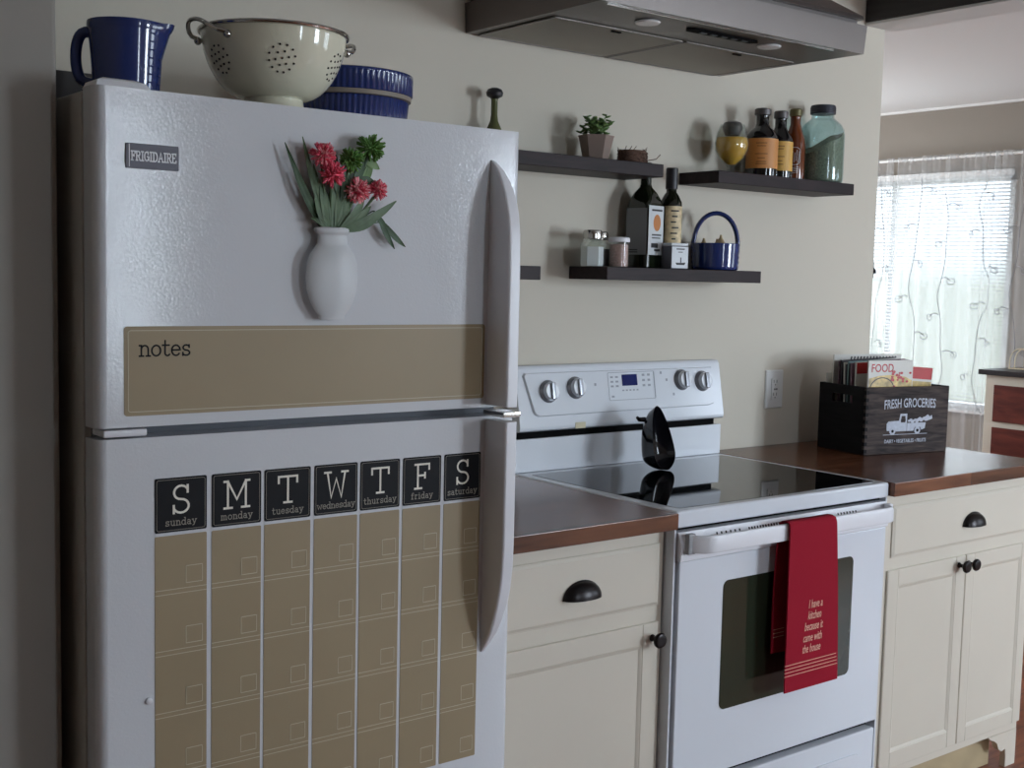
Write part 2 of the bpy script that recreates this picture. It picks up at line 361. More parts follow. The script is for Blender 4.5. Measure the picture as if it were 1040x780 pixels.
def strokes(bm, text, u0, v0, h, wid, fn, d=0.0002, gap=0.10, sx=1.0, center=False):
    total = sum(G[c][0]*sx*h+gap*h for c in text)-gap*h
    u = u0-total/2 if center else u0
    t = 0.0003; cnt = 0
    for c in text:
        wd, sts = G[c]
        for st in sts:
            P = [Vector((u+x*sx*h, v0+y*h)) for x, y in st]
            Q = [P[0]]
            for p in P[1:]:
                if (p-Q[-1]).length > 1e-6: Q.append(p)
            P = Q; n = len(P)
            if n < 2: continue
            closed = (P[0]-P[-1]).length < 1e-6 and n > 3
            if closed: P = P[:-1]; n -= 1
            L, Rr = [], []
            for i in range(n):
                d0 = (P[i]-P[i-1]).normalized() if (i > 0 or closed) else (P[1]-P[0]).normalized()
                d1 = (P[(i+1) % n]-P[i]).normalized() if (i < n-1 or closed) else d0
                m_ = d0+d1
                if m_.length < .2: m_ = d1
                m_.normalize(); nr = Vector((-m_.y, m_.x)); k = min(1.6, 1/max(.3, nr.dot(Vector((-d1.y, d1.x)))))
                e_ = Vector((0, 0))
                if not closed and i == 0: e_ = -d1*wid*.45
                if not closed and i == n-1: e_ = d0*wid*.45
                L.append(P[i]+nr*wid/2*k+e_); Rr.append(P[i]-nr*wid/2*k+e_)
            cnt += 1; dd = d+t+cnt*.000006
            vl = [bm.verts.new(fn(p.x, p.y, dd)) for p in L]; vr = [bm.verts.new(fn(p.x, p.y, dd)) for p in Rr]
            vl0 = [bm.verts.new(fn(p.x, p.y, d)) for p in L]; vr0 = [bm.verts.new(fn(p.x, p.y, d)) for p in Rr]
            for i in range(n if closed else n-1):
                j2 = (i+1) % n
                bm.faces.new((vl[i], vl[j2], vr[j2], vr[i])); bm.faces.new((vl0[i], vl0[j2], vl[j2], vl[i])); bm.faces.new((vr[i], vr[j2], vr0[j2], vr0[i]))
        u += wd*sx*h+gap*h
    return total
def strip(bm, a, b, wid, fn, d=0.0002, t=0.0003):
    a = Vector(a); b = Vector(b); dr = (b-a).normalized(); nr = Vector((-dr.y, dr.x))*wid/2
    q = [a-nr, b-nr, b+nr, a+nr]
    prism(bm, [(p.x, p.y) for p in q], d, d+t, fn)
def cstrip(bm, a, b, wid, fn, d=0.0002, t=0.0003, n=8):
    for i in range(n):
        p = (a[0]+(b[0]-a[0])*i/n, a[1]+(b[1]-a[1])*i/n); q = (a[0]+(b[0]-a[0])*(i+1)/n, a[1]+(b[1]-a[1])*(i+1)/n)
        strip(bm, p, q, wid, fn, d, t)
def text_bm(s, size, fn, sx=1.0, extr=0.0003, center=True, d=0.0002, slant=0.0, bold=0.0):
    """built-in font lettering turned into a mesh and laid on fn(u,v,d)"""
    cu = bpy.data.curves.new('t', 'FONT'); cu.body = s; cu.size = 1.0; cu.extrude = 0.5; cu.resolution_u = 3
    cu.align_x = 'CENTER' if center else 'LEFT'; cu.offset = bold
    ob = bpy.data.objects.new('t', cu); C.objects.link(ob)
    dg = bpy.context.evaluated_depsgraph_get(); dg.update()
    me = bpy.data.meshes.new_from_object(ob.evaluated_get(dg))
    bm = nb(); bm.from_mesh(me)
    for v in bm.verts:
        x, y, z = v.co
        v.co = fn(x*size*sx+slant*y*size, y*size, d+(z+0.5)*extr)
    bpy.data.objects.remove(ob); bpy.data.curves.remove(cu); bpy.data.meshes.remove(me)
    return bm
def merge(bm, other):
    me = bpy.data.meshes.new('tmp'); other.to_mesh(me); other.free(); bm.from_mesh(me); bpy.data.meshes.remove(me)

# ================================================================== SETTING
def struct(name, m, *a, bev=0.0, label=None):
    o = bx(name, m, None, *a, bev=bev); o['kind'] = 'structure'
    o['label'] = label or name.replace('_', ' ')
    return o
struct('floor', 'floor', -3.6, 4.9, -4.6, 3.6, -0.1, 0.0, label='brown wooden plank floor')
struct('ceiling', 'ceiling', -3.6, 4.9, -4.6, 3.6, 2.46, 2.56, label='pale ceiling over kitchen and dining area')
struct('wall_back', 'wall', -3.5, 1.512, 0.0, 0.12, 0.0, 2.46, bev=0.003, label='cream wall behind the range and shelves')
struct('wall_alcove', 'stub', -1.43, -1.306, -0.643, -0.0005, 0.0, 2.459, bev=0.010, label='wall stub left of the refrigerator, shade painted in')
struct('wall_left', 'wall', -3.6, -3.5, -4.5, 3.5, 0.0, 2.46, label='wall at the left end of the room')
# right wall with the dining window (y 1.33..2.95) and the side window (y -3.95..-2.75)
def wall_with_hole(name, m, plane, holes, a0, a1, label):
    """plane 'x' -> wall facing x; holes: (b0,b1,z0,z1)"""
    bm = nb(); cur = a0
    x0, x1 = plane[1], plane[2]
    def add(p0, p1, z0, z1):
        if plane[0] == 'x': box(bm, x0, x1, p0, p1, z0, z1)
        else: box(bm, p0, p1, x0, x1, z0, z1)
    for (h0, h1, z0, z1) in holes:
        add(cur, h0, 0, 2.46); add(h0, h1, 0, z0); add(h0, h1, z1, 2.46); cur = h1
    add(cur, a1, 0, 2.46)
    o = obj(name, bm, m, smooth=False); o['kind'] = 'structure'; o['label'] = label
    return o
wall_with_hole('wall_right', 'taupe', ('x', 4.614, 4.714), [(-3.95, -2.75, 0.6, 2.1), (1.335, 2.95, 0.68, 2.06)], -4.5, 3.5, 'taupe window wall of the dining area')
wall_with_hole('wall_front', 'wall', ('y', -4.5, -4.4), [(0.04, 0.22, 0.88, 2.22), (2.25, 3.25, 0.76, 2.14)], -3.5, 4.614, 'front wall of the kitchen')
wall_with_hole('wall_far', 'wall', ('y', 3.5, 3.6), [(2.55, 3.85, 0.8, 2.1)], -3.5, 4.614, 'far wall of the dining area')  # hole is for the added fill window
struct('trim_1', 'beam', 1.405, 1.56, -2.6, -0.0005, 2.232, 2.459, bev=0.004, label='dark ceiling beam running off the end of the cream wall')
struct('beam_lit_underside', 'ceiling', 1.408, 1.557, -2.6, -0.0005, 2.222, 2.2315, bev=0.002, label='pale underside of the dark beam, light painted in')  # thin pale sheet puts the light on the beam's underside into colour
struct('trim_2', 'trimwhite', 4.590, 4.6135, 0.9, 3.4, 2.446, 2.4595, label='pale ceiling moulding above the window wall')
struct('baseboard_right', 'trimwhite', 4.598, 4.6135, -4.3, 3.4, 0.0, 0.09, label='white baseboard under the dining window')
# window frames
def window(name, axis, p, a0, a1, z0, z1, cols, rows, label, pane=True):
    bm = nb()
    def add(u0, u1, v0, v1, d0, d1):
        if axis == 'x': box(bm, p+d0, p+d1, u0, u1, v0, v1, bev=0.002, seg=1)
        else: box(bm, u0, u1, p+d0, p+d1, v0, v1, bev=0.002, seg=1)
    t = 0.045
    add(a0, a0+t, z0, z1, 0, .06); add(a1-t, a1, z0, z1, 0, .06); add(a0, a1, z0, z0+t, 0, .06); add(a0, a1, z1-t, z1, 0, .06)
    for i in range(1, cols):
        u = a0+(a1-a0)*i/cols; add(u-.022, u+.022, z0, z1, 0.005, .055)
    for i in range(1, rows):
        v = z0+(z1-z0)*i/rows; add(a0, a1, v-.02, v+.02, 0.008, .05)
    f = obj(name, bm, 'trimwhite'); f['kind'] = 'structure'; f['label'] = label
    if pane:
        g = nb()
        if axis == 'x': box(g, p+.028, p+.032, a0+t, a1-t, z0+t, z1-t)
        else: box(g, a0+t, a1-t, p+.028, p+.032, z0+t, z1-t)
        po = obj('pane', g, 'clear', f, smooth=False)
    return f
window('window_1', 'x', 4.63, 1.336, 2.949, 0.681, 2.059, 2, 1, 'dining window behind the white blind')
window('window_2', 'x', 4.63, -3.949, -2.751, 0.601, 2.099, 2, 2, 'side window of the kitchen', pane=False)
window('window_3', 'y', -4.47, 2.251, 3.249, 0.761, 2.139, 2, 2, 'front window of the kitchen', pane=False)
window('added_window', 'y', 3.53, 2.551, 3.849, 0.801, 2.099, 2, 2, 'added unseen window lighting the dining area', pane=False)  # window added out of view to go with the dining fill

# ================================================================== REFRIGERATOR
FY = -0.7373
fr = thing('refrigerator', 'tall white top-freezer refrigerator at the left of the kitchen', 'refrigerator', (-0.908, -0.38, 0))
bx('body', 'fridge_side', fr, -1.284, -0.532, -0.672, -0.03, 0.06, 1.6595, bev=0.004, label='grey painted cabinet sides')
bx('gasket', 'gasket', fr, -1.272, -0.544, -0.690, -0.6725, 0.125, 1.65, label='dark door seal')
bx('toe_grille', 'grey_plastic', fr, -1.27, -0.545, -0.69, -0.6725, 0.005, 0.118, bev=0.003)
def door_slab(name, z0, z1):
    bm = nb(); poly = []
    x0, x1, yb, yf = -1.2865, -0.5297, -0.6905, FY
    r = 0.016
    poly = [(x0, yb)]
    for k in range(9):
        t = math.radians(180+90*k/8); poly.append((x0+r+r*math.cos(t), yf+r+r*math.sin(t)))
    for k in range(9):
        t = math.radians(270+90*k/8); poly.append((x1-r+r*math.cos(t), yf+r+r*math.sin(t)))
    poly.append((x1, yb))
    prism(bm, poly, z0, z1, lambda u, v, d: Vector((u, v, d)))
    return obj(name, bm, 'fridge', fr, ang=50)
fd = door_slab('freezer_door', 1.177, 1.6616)
ld = door_slab('fridge_door', 0.125, 1.1609)
def fridge_handle(parent, zs, name='handle'):
    """fin handle: zs = list of (z, stand-off)"""
    bm = nb(); secs = []
    for z, d in zs:
        x0 = -0.598; x1 = x0+0.004+0.022*min(1, d/.045)**.8
        d = max(d, 0.0005)
        yb = FY+0.001; yf = FY-d; r = min(0.005, d*0.4)
        sec = [(x0, yb)]
        for k in range(5):
            t = math.radians(180+90*k/4); sec.append((x0+r+r*math.cos(t), yf+r+r*math.sin(t)))
        for k in range(5):
            t = math.radians(270+90*k/4); sec.append((x1-r+r*math.cos(t), yf+r+r*math.sin(t)))
        sec.append((x1, yb))
        secs.append([Vector((a, b, z)) for a, b in sec])
    loft(bm, secs)
    h = obj(name, bm, 'white_plastic', parent, ang=60)
    return h
h1 = fridge_handle(fd, [(1.608, 0.002), (1.600, .012), (1.588, .022), (1.570, .033), (1.545, .044), (1.515, .053), (1.48, .058), (1.42, .060), (1.30, .060), (1.182, .060)])
h2 = fridge_handle(ld, [(1.156, .060), (1.02, .060), (.94, .060), (.895, .058), (.86, .053), (.83, .046), (.80, .037), (.775, .027), (.755, .016), (.742, .007), (.735, .002)])
bx('handle_end_cap', 'chrome', fr, -0.604, -0.566, FY-0.0605, FY-0.0005, 1.164, 1.174, bev=0.002, label='metal strip between the two door handles')
bx('center_hinge', 'white_plastic', fr, -1.277, -1.212, FY-0.001, -0.6906, 1.1635, 1.1745, bev=0.003, label='white hinge between the doors')
bm = nb(); 
hc = lambda x0, x1, y0, y1, z: [Vector((x, y, z)) for x, y in ((x0, y0), (x1, y0), (x1, y1), (x0, y1))]
loft(bm, [hc(-1.280, -1.20, -.725, -.668, 1.6618), hc(-1.276, -1.206, -.721, -.670, 1.671), hc(-1.266, -1.222, -.714, -.676, 1.6755)])
obj('hinge_cover', bm, 'white_plastic', fr)
# badge
bg = nb(); prism(bg, rrect(-1.243, -1.165, 1.549, 1.5845, .0015), 0.0003, 0.003, XZ(FY))
bgo = obj('badge', bg, 'badge', fd)
bm = nb(); strokes(bm, 'FRIGIDAIRE', -1.2025, 1.5605, 0.0130, 0.0018, XZ(FY), d=.0034, gap=.06, sx=.62, center=True); obj('badge_lettering', bm, 'badge_letter', bgo)
bm = nb(); strip(bm, (-1.2385, 1.551), (-1.2385, 1.583), .0012, XZ(FY), d=.0034); obj('badge_line', bm, 'badge_letter', bgo)
# little white stud on the lower door
bm = nb(); lathe(bm, [(0.0055, 0), (0.005, .002), (0.002, .0035)], n=16)
for v in bm.verts: v.co = Vector((-1.211+v.co.x, FY-0.0003-v.co.z, 0.765+v.co.y))
obj('door_button', bm, 'white_plastic', ld)

# decals ------------------------------------------------------------------------
Dn = XZ(FY)
nd = thing('notes_decal', 'wide tan wall decal headed notes, stuck on the freezer door', 'decal', (-0.925, FY-0.0006, 1.193))
bm = nb(); prism(bm, rrect(-1.2465, -0.6035, 1.1935, 1.3235, .005), 0.0003, 0.0007, Dn); obj('sheet', bm, 'tan', nd)
bm = nb()
P = rrect(-1.2405, -0.6095, 1.1995, 1.3175, .004)
for a, b in zip(P, P[1:]+P[:1]): strip(bm, a, b, .0012, Dn, d=.0009)
obj('border_line', bm, 'decal_line', nd)
bm = nb(); strokes(bm, 'notes', -1.2245, 1.2805, 0.0255, 0.0024, Dn, d=.0009, gap=.05)
obj('lettering', bm, 'decal_black', nd)

cd = thing('calendar_decal', 'tan and black weekly calendar decal stuck on the lower refrigerator door', 'decal', (-0.905, FY-0.0006, 0.545))
xs = [(-1.2015, -1.120), (-1.112, -1.030), (-1.0245, -0.9435), (-0.937, -0.857), (-0.852, -0.775), (-0.769, -0.691), (-0.6845, -0.6065)]
names = ['sunday', 'monday', 'tuesday', 'wednesday', 'thursday', 'friday', 'saturday']
rows = [1.0115, 0.925, 0.832, 0.737, 0.6415, 0.546]
for (x0, x1), nm in zip(xs, names):
    bm = nb(); prism(bm, rrect(x0, x1, 1.0165, 1.0985, .003), 0.0003, 0.0007, Dn)
    tl = obj('day_tile', bm, 'decal_black', cd, label='black tile with the letter %s and the word %s' % (nm[0].upper(), nm))
    bm = nb(); P = rrect(x0+.003, x1-.003, 1.0195, 1.0955, .003)
    for a, b in zip(P, P[1:]+P[:1]): strip(bm, a, b, .0006, Dn, d=.0009)
    obj('tile_border', bm, 'dim_letter', tl)
    xc = (x0+x1)/2
    bm = nb(); strokes(bm, nm[0].upper(), xc, 1.0440, 0.0425, 0.0034, Dn, d=.0009, center=True); obj('letter', bm, 'letter', tl)
    bm = nb(); strokes(bm, nm, xc, 1.0265, 0.0112, 0.0012, Dn, d=.0009, gap=.12 if len(nm) < 9 else .06, center=True); obj('day_name', bm, 'dim_letter', tl)
    bm = nb(); prism(bm, rrect(x0, x1, rows[-1], rows[0], .002), 0.0003, 0.0007, Dn)
    cl = obj('day_column', bm, 'tan', cd)
    bm = nb()
    for i in range(1, 5):
        strip(bm, (x0, rows[i]+.0045), (x1, rows[i]+.0045), .0012, Dn, d=.0009); strip(bm, (x0, rows[i]-.0025), (x1, rows[i]-.0025), .0012, Dn, d=.0009)
    for i in range(5):
        b0 = rows[i+1]+.012; bx0 = x1-.033
        P = [(bx0, b0), (bx0+.026, b0), (bx0+.026, b0+.026), (bx0, b0+.026)]
        for a, b in zip(P, P[1:]+P[:1]): strip(bm, a, b, .0012, Dn, d=.0009)
    obj('printed_lines', bm, 'decal_line', cl)

# vase and flowers on the freezer door ---------------------------------------------
def flat(bm, f=.55, yb=FY-0.0015):
    for v in bm.verts: pass
vz = thing('vase', 'small frosted white vase held flat against the freezer door', 'vase', (-0.917, FY-0.025, 1.335))
prof = [(0.021, 0), (0.023, .002), (0.0225, .006), (.030, .014), (.038, .028), (.0445, .048), (.046, .068), (.0445, .088), (.039, .104), (.030, .114), (.0265, .120), (.0255, .130), (.0265, .134), (.031, .138), (.0315, .142), (.027, .144), (.0235, .143), (.022, .130), (.024, .117)]
bm = nb(); lathe(bm, prof, c=(-.917, FY-.0155, 1.333), n=48, sy=.32, cap1=False); obj('vase_body', bm, 'frost', vz, label='frosted translucent glass')
bm = nb(); lathe(bm, [(.0255, 0), (.031, .003), (.0325, .0065), (.031, .010), (.0265, .0115)], c=(-.917, FY-.0155, 1.467), n=40, sy=.36, cap0=False, cap1=False); obj('vase_lip', bm, 'frost', vz)

def leaf(bm, a, b, wid, bend=0.0, n=8, out=0.0, nrm=Vector((0, -1, 0))):
    a = Vector(a); b = Vector(b); d = b-a; side = d.cross(nrm).normalized()
    top = []; bot = []; mid = []
    for i in range(n+1):
        t = i/n; p = a+d*t+side*bend*math.sin(PI*t)*d.length+nrm*out*math.sin(PI*t*0.8)
        w_ = wid*(math.sin(PI*min(1, t*0.92+0.06))**0.8)*0.5
        top.append(p+side*w_+nrm*0.0012); mid.append(p); bot.append(p-side*w_+nrm*0.0012)
    for off in (0, 0.0006):
        rows_ = [[bm.verts.new(v-nrm*off) for v in L] for L in (top, mid, bot)]
        for r0, r1 in zip(rows_, rows_[1:]):
            for i in range(n): bm.faces.new((r0[i], r0[i+1], r1[i+1], r1[i]))
def blossom(bm, c, r, n=46, seed=0, petal=0.28, dirn=Vector((0, -1, .25))):
    rnd = random.Random(seed); c = Vector(c); dirn = dirn.normalized()
    bmesh.ops.create_icosphere(bm, subdivisions=2, radius=r*0.45, matrix=Matrix.Translation(c))
    for i in range(n+40):
        while True:
            v = Vector((rnd.uniform(-1, 1), rnd.uniform(-1, 1), rnd.uniform(-1, 1)))
            if 0.1 < v.length < 1 and v.normalized().dot(dirn) > -0.45: break
        v.normalize(); L = r*rnd.uniform(.85, 1.08)
        s = v.cross(Vector((.3, .2, .9))).normalized(); u = v.cross(s)
        p = [c+v*r*.3, c+v*L*.75, c+v*L]
        wd = [r*.05, r*petal*.27, r*.045]
        tube(bm, p, wd, n=5)
flowers = [  # head (x,z,y), radius, material, base offset, leaves
 ('pink_flower', (-.941, 1.589), .0185, 'pink', 'pink spiky flower highest at the left of the vase bunch', .35, -.006),
 ('pink_flower', (-.926, 1.560), .0190, 'pink', 'pink flower just below the highest pink one, over the vase neck', .30, -.002),
 ('pink_flower', (-.879, 1.538), .0190, 'pink_pale', 'paler pink flower low at the right of the vase bunch', .42, .004),
 ('pink_flower', (-.842, 1.541), .0150, 'pink', 'pink flower farthest right, half behind green leaves', .30, .010),
 ('green_flower', (-.853, 1.606), .0215, 'green_bud', 'round green flower topmost at the right of the bunch', .30, .006),
 ('green_flower', (-.892, 1.584), .0185, 'green_bud', 'dark green spiky flower in the middle of the bunch', .35, .002),
]
for i, (nm, (hx, hz), r, mt, lb, pt, off) in enumerate(flowers):
    hy = FY-0.022-0.005*(i % 2)-(0.003 if i < 3 else 0); r *= 1.12
    bs = Vector((-.917+off*1.2, FY-.0155, 1.425))
    t = thing(nm, lb, 'flower', tuple(bs))
    bm = nb(); blossom(bm, (hx, hy, hz), r, seed=i, petal=pt, n=60); obj('blossom', bm, mt, t)
    if i in (0, 2, 3):
        bm = nb(); blossom(bm, (hx, hy-.003, hz), r*.93, seed=50+i, petal=.2, n=22); obj('inner_petals', bm, 'pink_pale' if mt == 'pink' else 'pink', t)
    bm = nb(); m0 = bs.lerp(Vector((hx, hy+.006, hz)), .5)+Vector((0, 0, .012)); m1 = Vector((-.917+off, FY-.0155, 1.474))
    tube(bm, [bs, m1, m0, Vector((hx, hy+.004, hz-.006))], [.0014, .0014, .0016, .003], n=8); obj('stem', bm, 'leaf', t)
B0 = (-.917, FY-.0155, 1.470)
def lf(t, pts, m='leaf', w=.012, bend=.03, out=.004, yb=FY-.022, yt=FY-.016):
    bm = nb()
    for (a, b) in pts: leaf(bm, (a[0], yb, a[1]), (b[0], yt, b[1]), w, bend, out=out)
    return obj('leaf', bm, m, t)
sprays = [
 ('leaf_sprig', 'long narrow leaves leaning far left in the vase bunch', 'leaf_dark', [((-.926, 1.474), (-1.000, 1.604)), ((-.930, 1.474), (-.978, 1.560)), ((-.935, 1.474), (-.992, 1.588))], .010, -.04),
 ('leaf_sprig', 'upright leaf pair behind the highest pink flower', 'leaf', [((-.924, 1.474), (-.971, 1.615)), ((-.921, 1.474), (-.952, 1.575))], .011, -.03),
 ('leaf_sprig', 'broad leaf cluster rising straight from the vase mouth', 'leaf', [((-.917, 1.474), (-.922, 1.548)), ((-.912, 1.474), (-.905, 1.545)), ((-.926, 1.474), (-.940, 1.545)), ((-.918, 1.474), (-.912, 1.565)), ((-.909, 1.474), (-.889, 1.530)), ((-.930, 1.474), (-.950, 1.528))], .018, .02),
 ('leaf_sprig', 'leaf spray pointing right toward the freezer handle', 'leaf', [((-.906, 1.474), (-.802, 1.526)), ((-.903, 1.474), (-.832, 1.500)), ((-.908, 1.474), (-.862, 1.528)), ((-.905, 1.476), (-.850, 1.515))], .015, .05),
 ('leaf_sprig', 'drooping split leaf hanging at the right of the bunch', 'leaf_dark', [((-.835, 1.507), (-.800, 1.448)), ((-.825, 1.492), (-.779, 1.452)), ((-.842, 1.508), (-.812, 1.478))], .010, .05),
 ('leaf_sprig', 'bright green leaves under the topmost green flower', 'leaf_bright', [((-.880, 1.530), (-.856, 1.598)), ((-.875, 1.535), (-.845, 1.590)), ((-.868, 1.595), (-.832, 1.575)), ((-.885, 1.535), (-.862, 1.568))], .015, .03),
 ('leaf_sprig', 'small leaf collar spreading left over the vase lip', 'leaf', [((-.924, 1.474), (-.957, 1.492)), ((-.922, 1.474), (-.948, 1.502)), ((-.912, 1.474), (-.893, 1.506))], .009, .05),
 ('leaf_sprig', 'dark leaves filling the middle of the bunch', 'leaf_dark', [((-.905, 1.52), (-.888, 1.580)), ((-.912, 1.53), (-.915, 1.592)), ((-.895, 1.53), (-.868, 1.560)), ((-.885, 1.54), (-.862, 1.585)), ((-.880, 1.555), (-.842, 1.552))], .014, -.03),
]
for k, (nm, lb, m, pts, w_, bd) in enumerate(sprays):
    t = thing(nm, lb, 'leaves', (-.917, FY-.0155, 1.44))
    yy = FY-.010-.0022*(k % 4)
    lf(t, pts, m, w_, bd, yb=yy-.004, yt=yy)
    bm = nb()
    for (a, b) in pts:
        mid_ = [(-.917+(a[0]+.917)*.15, FY-.0155, 1.474)] if a[1] > 1.48 else []
        tube(bm, [(-.917+max(-.012, min(.012, a[0]+.917))*.6, FY-.0155, 1.43)]+mid_+[(a[0], yy-.004, a[1]), (a[0]*.8+b[0]*.2, yy-.004, a[1]*.8+b[1]*.2)], .0010, n=6)
    obj('stem', bm, 'leaf', t)

# ================================================================== THINGS ON THE FRIDGE
TZ = 1.6600
# blue measuring jug
jc = (-1.190, -0.600)
jg = thing('measuring_jug', 'cobalt blue ceramic measuring jug at the left on the refrigerator', 'jug', (jc[0], jc[1], TZ))
bm = nb(); n = 48; rings = []
prof = [(.045, 0), (.048, .004), (.049, .018), (.0525, .068), (.0555, .108), (.0570, .111), (.0580, .117), (.0575, .123), (.0550, .122), (.053, .112), (.049, .066), (.045, .018), (.043, .008)]
for (r, z) in prof:
    ring = []
    for i in range(n):
        a = 2*PI*i/n
        sp = max(0, math.cos(a+.55))**30*(max(0, (z-.080))/.045)*.015
        ring.append(bm.verts.new((jc[0]+(r+sp)*math.cos(a), jc[1]+(r+sp)*math.sin(a), TZ+z*.94+sp*.12)))
    rings.append(ring)
for a, b in zip(rings, rings[1:]):
    for i in range(n): bm.faces.new((a[i], a[(i+1) % n], b[(i+1) % n], b[i]))
bm.faces.new(list(reversed(rings[0]))); bm.faces.new(rings[-1])
# measure ridges
jb = obj('jug_body', bm, 'blue', jg, ang=60)
bm = nb()
for k in range(7):
    z = .026+k*.012
    for a0 in (-1.25, -.85):
        rr = .0490+(z/.108)*.0065
        tube(bm, [(jc[0]+(rr)*math.cos(a0+j*.035), jc[1]+(rr)*math.sin(a0+j*.035), TZ+z) for j in range(6)], .0013, n=6)
obj('raised_markings', bm, 'blue', jb)
bm = nb()
hp = []
for i in range(17):
    t = i/16; a = PI*(.5-t)
    k_ = max(0, math.cos(a))**.5; hp.append((jc[0]-.042-.022*k_, jc[1]+.026+.012*k_, TZ+.064+.038*math.sin(a)))
tube(bm, hp, [.009]+[.0085]*15+[.007], n=12); obj('handle', bm, 'blue', jg)
# cream colander
cc = (-0.936, -0.585); R0 = .1195
co = thing('colander', 'cream enamel colander with a chrome rim on the refrigerator', 'colander', (cc[0], cc[1], TZ))
outer = []
for i in range(17):
    t = i/16; a = t*PI/2*.93
    outer.append((.048+(R0-.048)*math.sin(a)**.92, .030+.117*(1-math.cos(a))**.88))
H = outer[-1][1]
inner = [(r-.003, z+.003) for r, z in reversed(outer)]
bm = nb(); lathe(bm, outer+[(R0-.001, H+.001)]+inner, c=(cc[0], cc[1], TZ), n=72); cb = obj('bowl', bm, 'enamel_cream', co, ang=60)
bm = nb(); lathe(bm, [(.051, 0), (.053, .001), (.048, .0305), (.044, .0305)], c=(cc[0], cc[1], TZ), n=48); obj('foot_ring', bm, 'enamel_cream', co)
bm = nb(); tube(bm, [(cc[0]+(R0+.001)*math.cos(2*PI*i/72), cc[1]+(R0+.001)*math.sin(2*PI*i/72), TZ+H) for i in range(72)], .0036, n=8, closed=True); obj('rim', bm, 'chrome', co, label='chrome rolled rim')
def surf(a, z):
    for (r0, z0), (r1, z1) in zip(outer, outer[1:]):
        if z0 <= z <= z1:
            t = (z-z0)/(z1-z0); r = r0+(r1-r0)*t
            nr = Vector((z1-z0, 0, -(r1-r0))).normalized()
            return r, Vector((nr.x*math.cos(a), nr.x*math.sin(a), nr.z))
    return outer[-1][0], Vector((math.cos(a), math.sin(a), 0))
bm = nb()
camdir = math.atan2(-2.47-cc[1], -1.88-cc[0])
for kc in range(6):
    ac = camdir+.12+kc*PI/3
    for ring, cnt in ((0, 1), (.0105, 6), (.0205, 12)):
        for j in range(cnt):
            ph = 2*PI*j/max(1, cnt)+.2
            z = .082+ring*math.sin(ph); a = ac+ring*math.cos(ph)/.105
            r, nr = surf(a, z)
            p = Vector((cc[0]+r*math.cos(a), cc[1]+r*math.sin(a), TZ+z))
            mt_ = Matrix.Translation(p+nr*.0004) @ nr.to_track_quat('Z', 'Y').to_matrix().to_4x4()
            bmesh.ops.create_cone(bm, cap_ends=True, segments=10, radius1=.0018, radius2=.0018, depth=.0012, matrix=mt_)
obj('drain_holes', bm, 'hole', cb)
for s in (0, 1):
    a = camdir-1.02+s*PI
    bm = nb(); pts = []
    for i in range(13):
        t = i/12; b = a+(t-.5)*.78; ex = .026*math.sin(PI*t)**.6; dz = -.020*abs(math.cos(PI*t))**3
        pts.append((cc[0]+(R0+.003+ex)*math.cos(b), cc[1]+(R0+.003+ex)*math.sin(b), TZ+H+.003+dz))
    tube(bm, pts, .0036, n=8)
    hd = obj('handle', bm, 'chrome', co)
    bm = nb()
    for t in (0, 1):
        b = a+(t-.5)*.78
        bmesh.ops.create_uvsphere(bm, u_segments=12, v_segments=8, radius=.0065, matrix=Matrix.Translation((cc[0]+(R0+.003)*math.cos(b), cc[1]+(R0+.003)*math.sin(b), TZ+H-.020)))
    obj('rivets', bm, 'chrome', hd)
# blue fluted dish
dc = (-0.592, -0.225)
dd = thing('baking_dish', 'cobalt blue fluted baking dish behind the colander', 'dish', (dc[0], dc[1], TZ))
def fluted(bm, prof, c, n, amp):
    rings = []
    for (r, z, fl) in prof:
        rings.append([bm.verts.new((c[0]+(r+amp*fl*abs(math.sin(PI*i/4)))*math.cos(2*PI*i/n), c[1]+(r+amp*fl*abs(math.sin(PI*i/4)))*math.sin(2*PI*i/n), c[2]+z)) for i in range(n)])
    for a, b in zip(rings, rings[1:]):
        for i in range(n): bm.faces.new((a[i], a[(i+1) % n], b[(i+1) % n], b[i]))
    bm.faces.new(list(reversed(rings[0]))); bm.faces.new(rings[-1])
bm = nb(); fluted(bm, [(.112, 0, 0), (.116, .004, 1), (.126, .096, 1), (.126, .098, 0), (.120, .097, 0)], (dc[0], dc[1], TZ), 288, .003); obj('dish_body', bm, 'blue', dd, ang=70, wn=False)
bm = nb(); lathe(bm, [(.1255, .098), (.133, .099), (.134, .107), (.1325, .108)], c=(dc[0], dc[1], TZ), n=72, cap0=False, cap1=False); obj('band', bm, 'beige_band', dd, label='unglazed beige band')
bm = nb(); fluted(bm, [(.1335, .1075, 0), (.1335, .110, 1), (.134, .141, 1), (.137, .144, 0), (.137, .149, 0), (.133, .151, 0), (.128, .149, 0), (.122, .02, 0)], (dc[0], dc[1], TZ), 288, .003); obj('rim', bm, 'blue', dd, ang=70, wn=False)
tag(bx('storage_box', 'grey_box', None, -1.283, -1.150, -0.47, -0.19, TZ+.0005, TZ+.056, bev=.004), 'flat dark grey box lying behind the blue jug on the refrigerator', 'box')

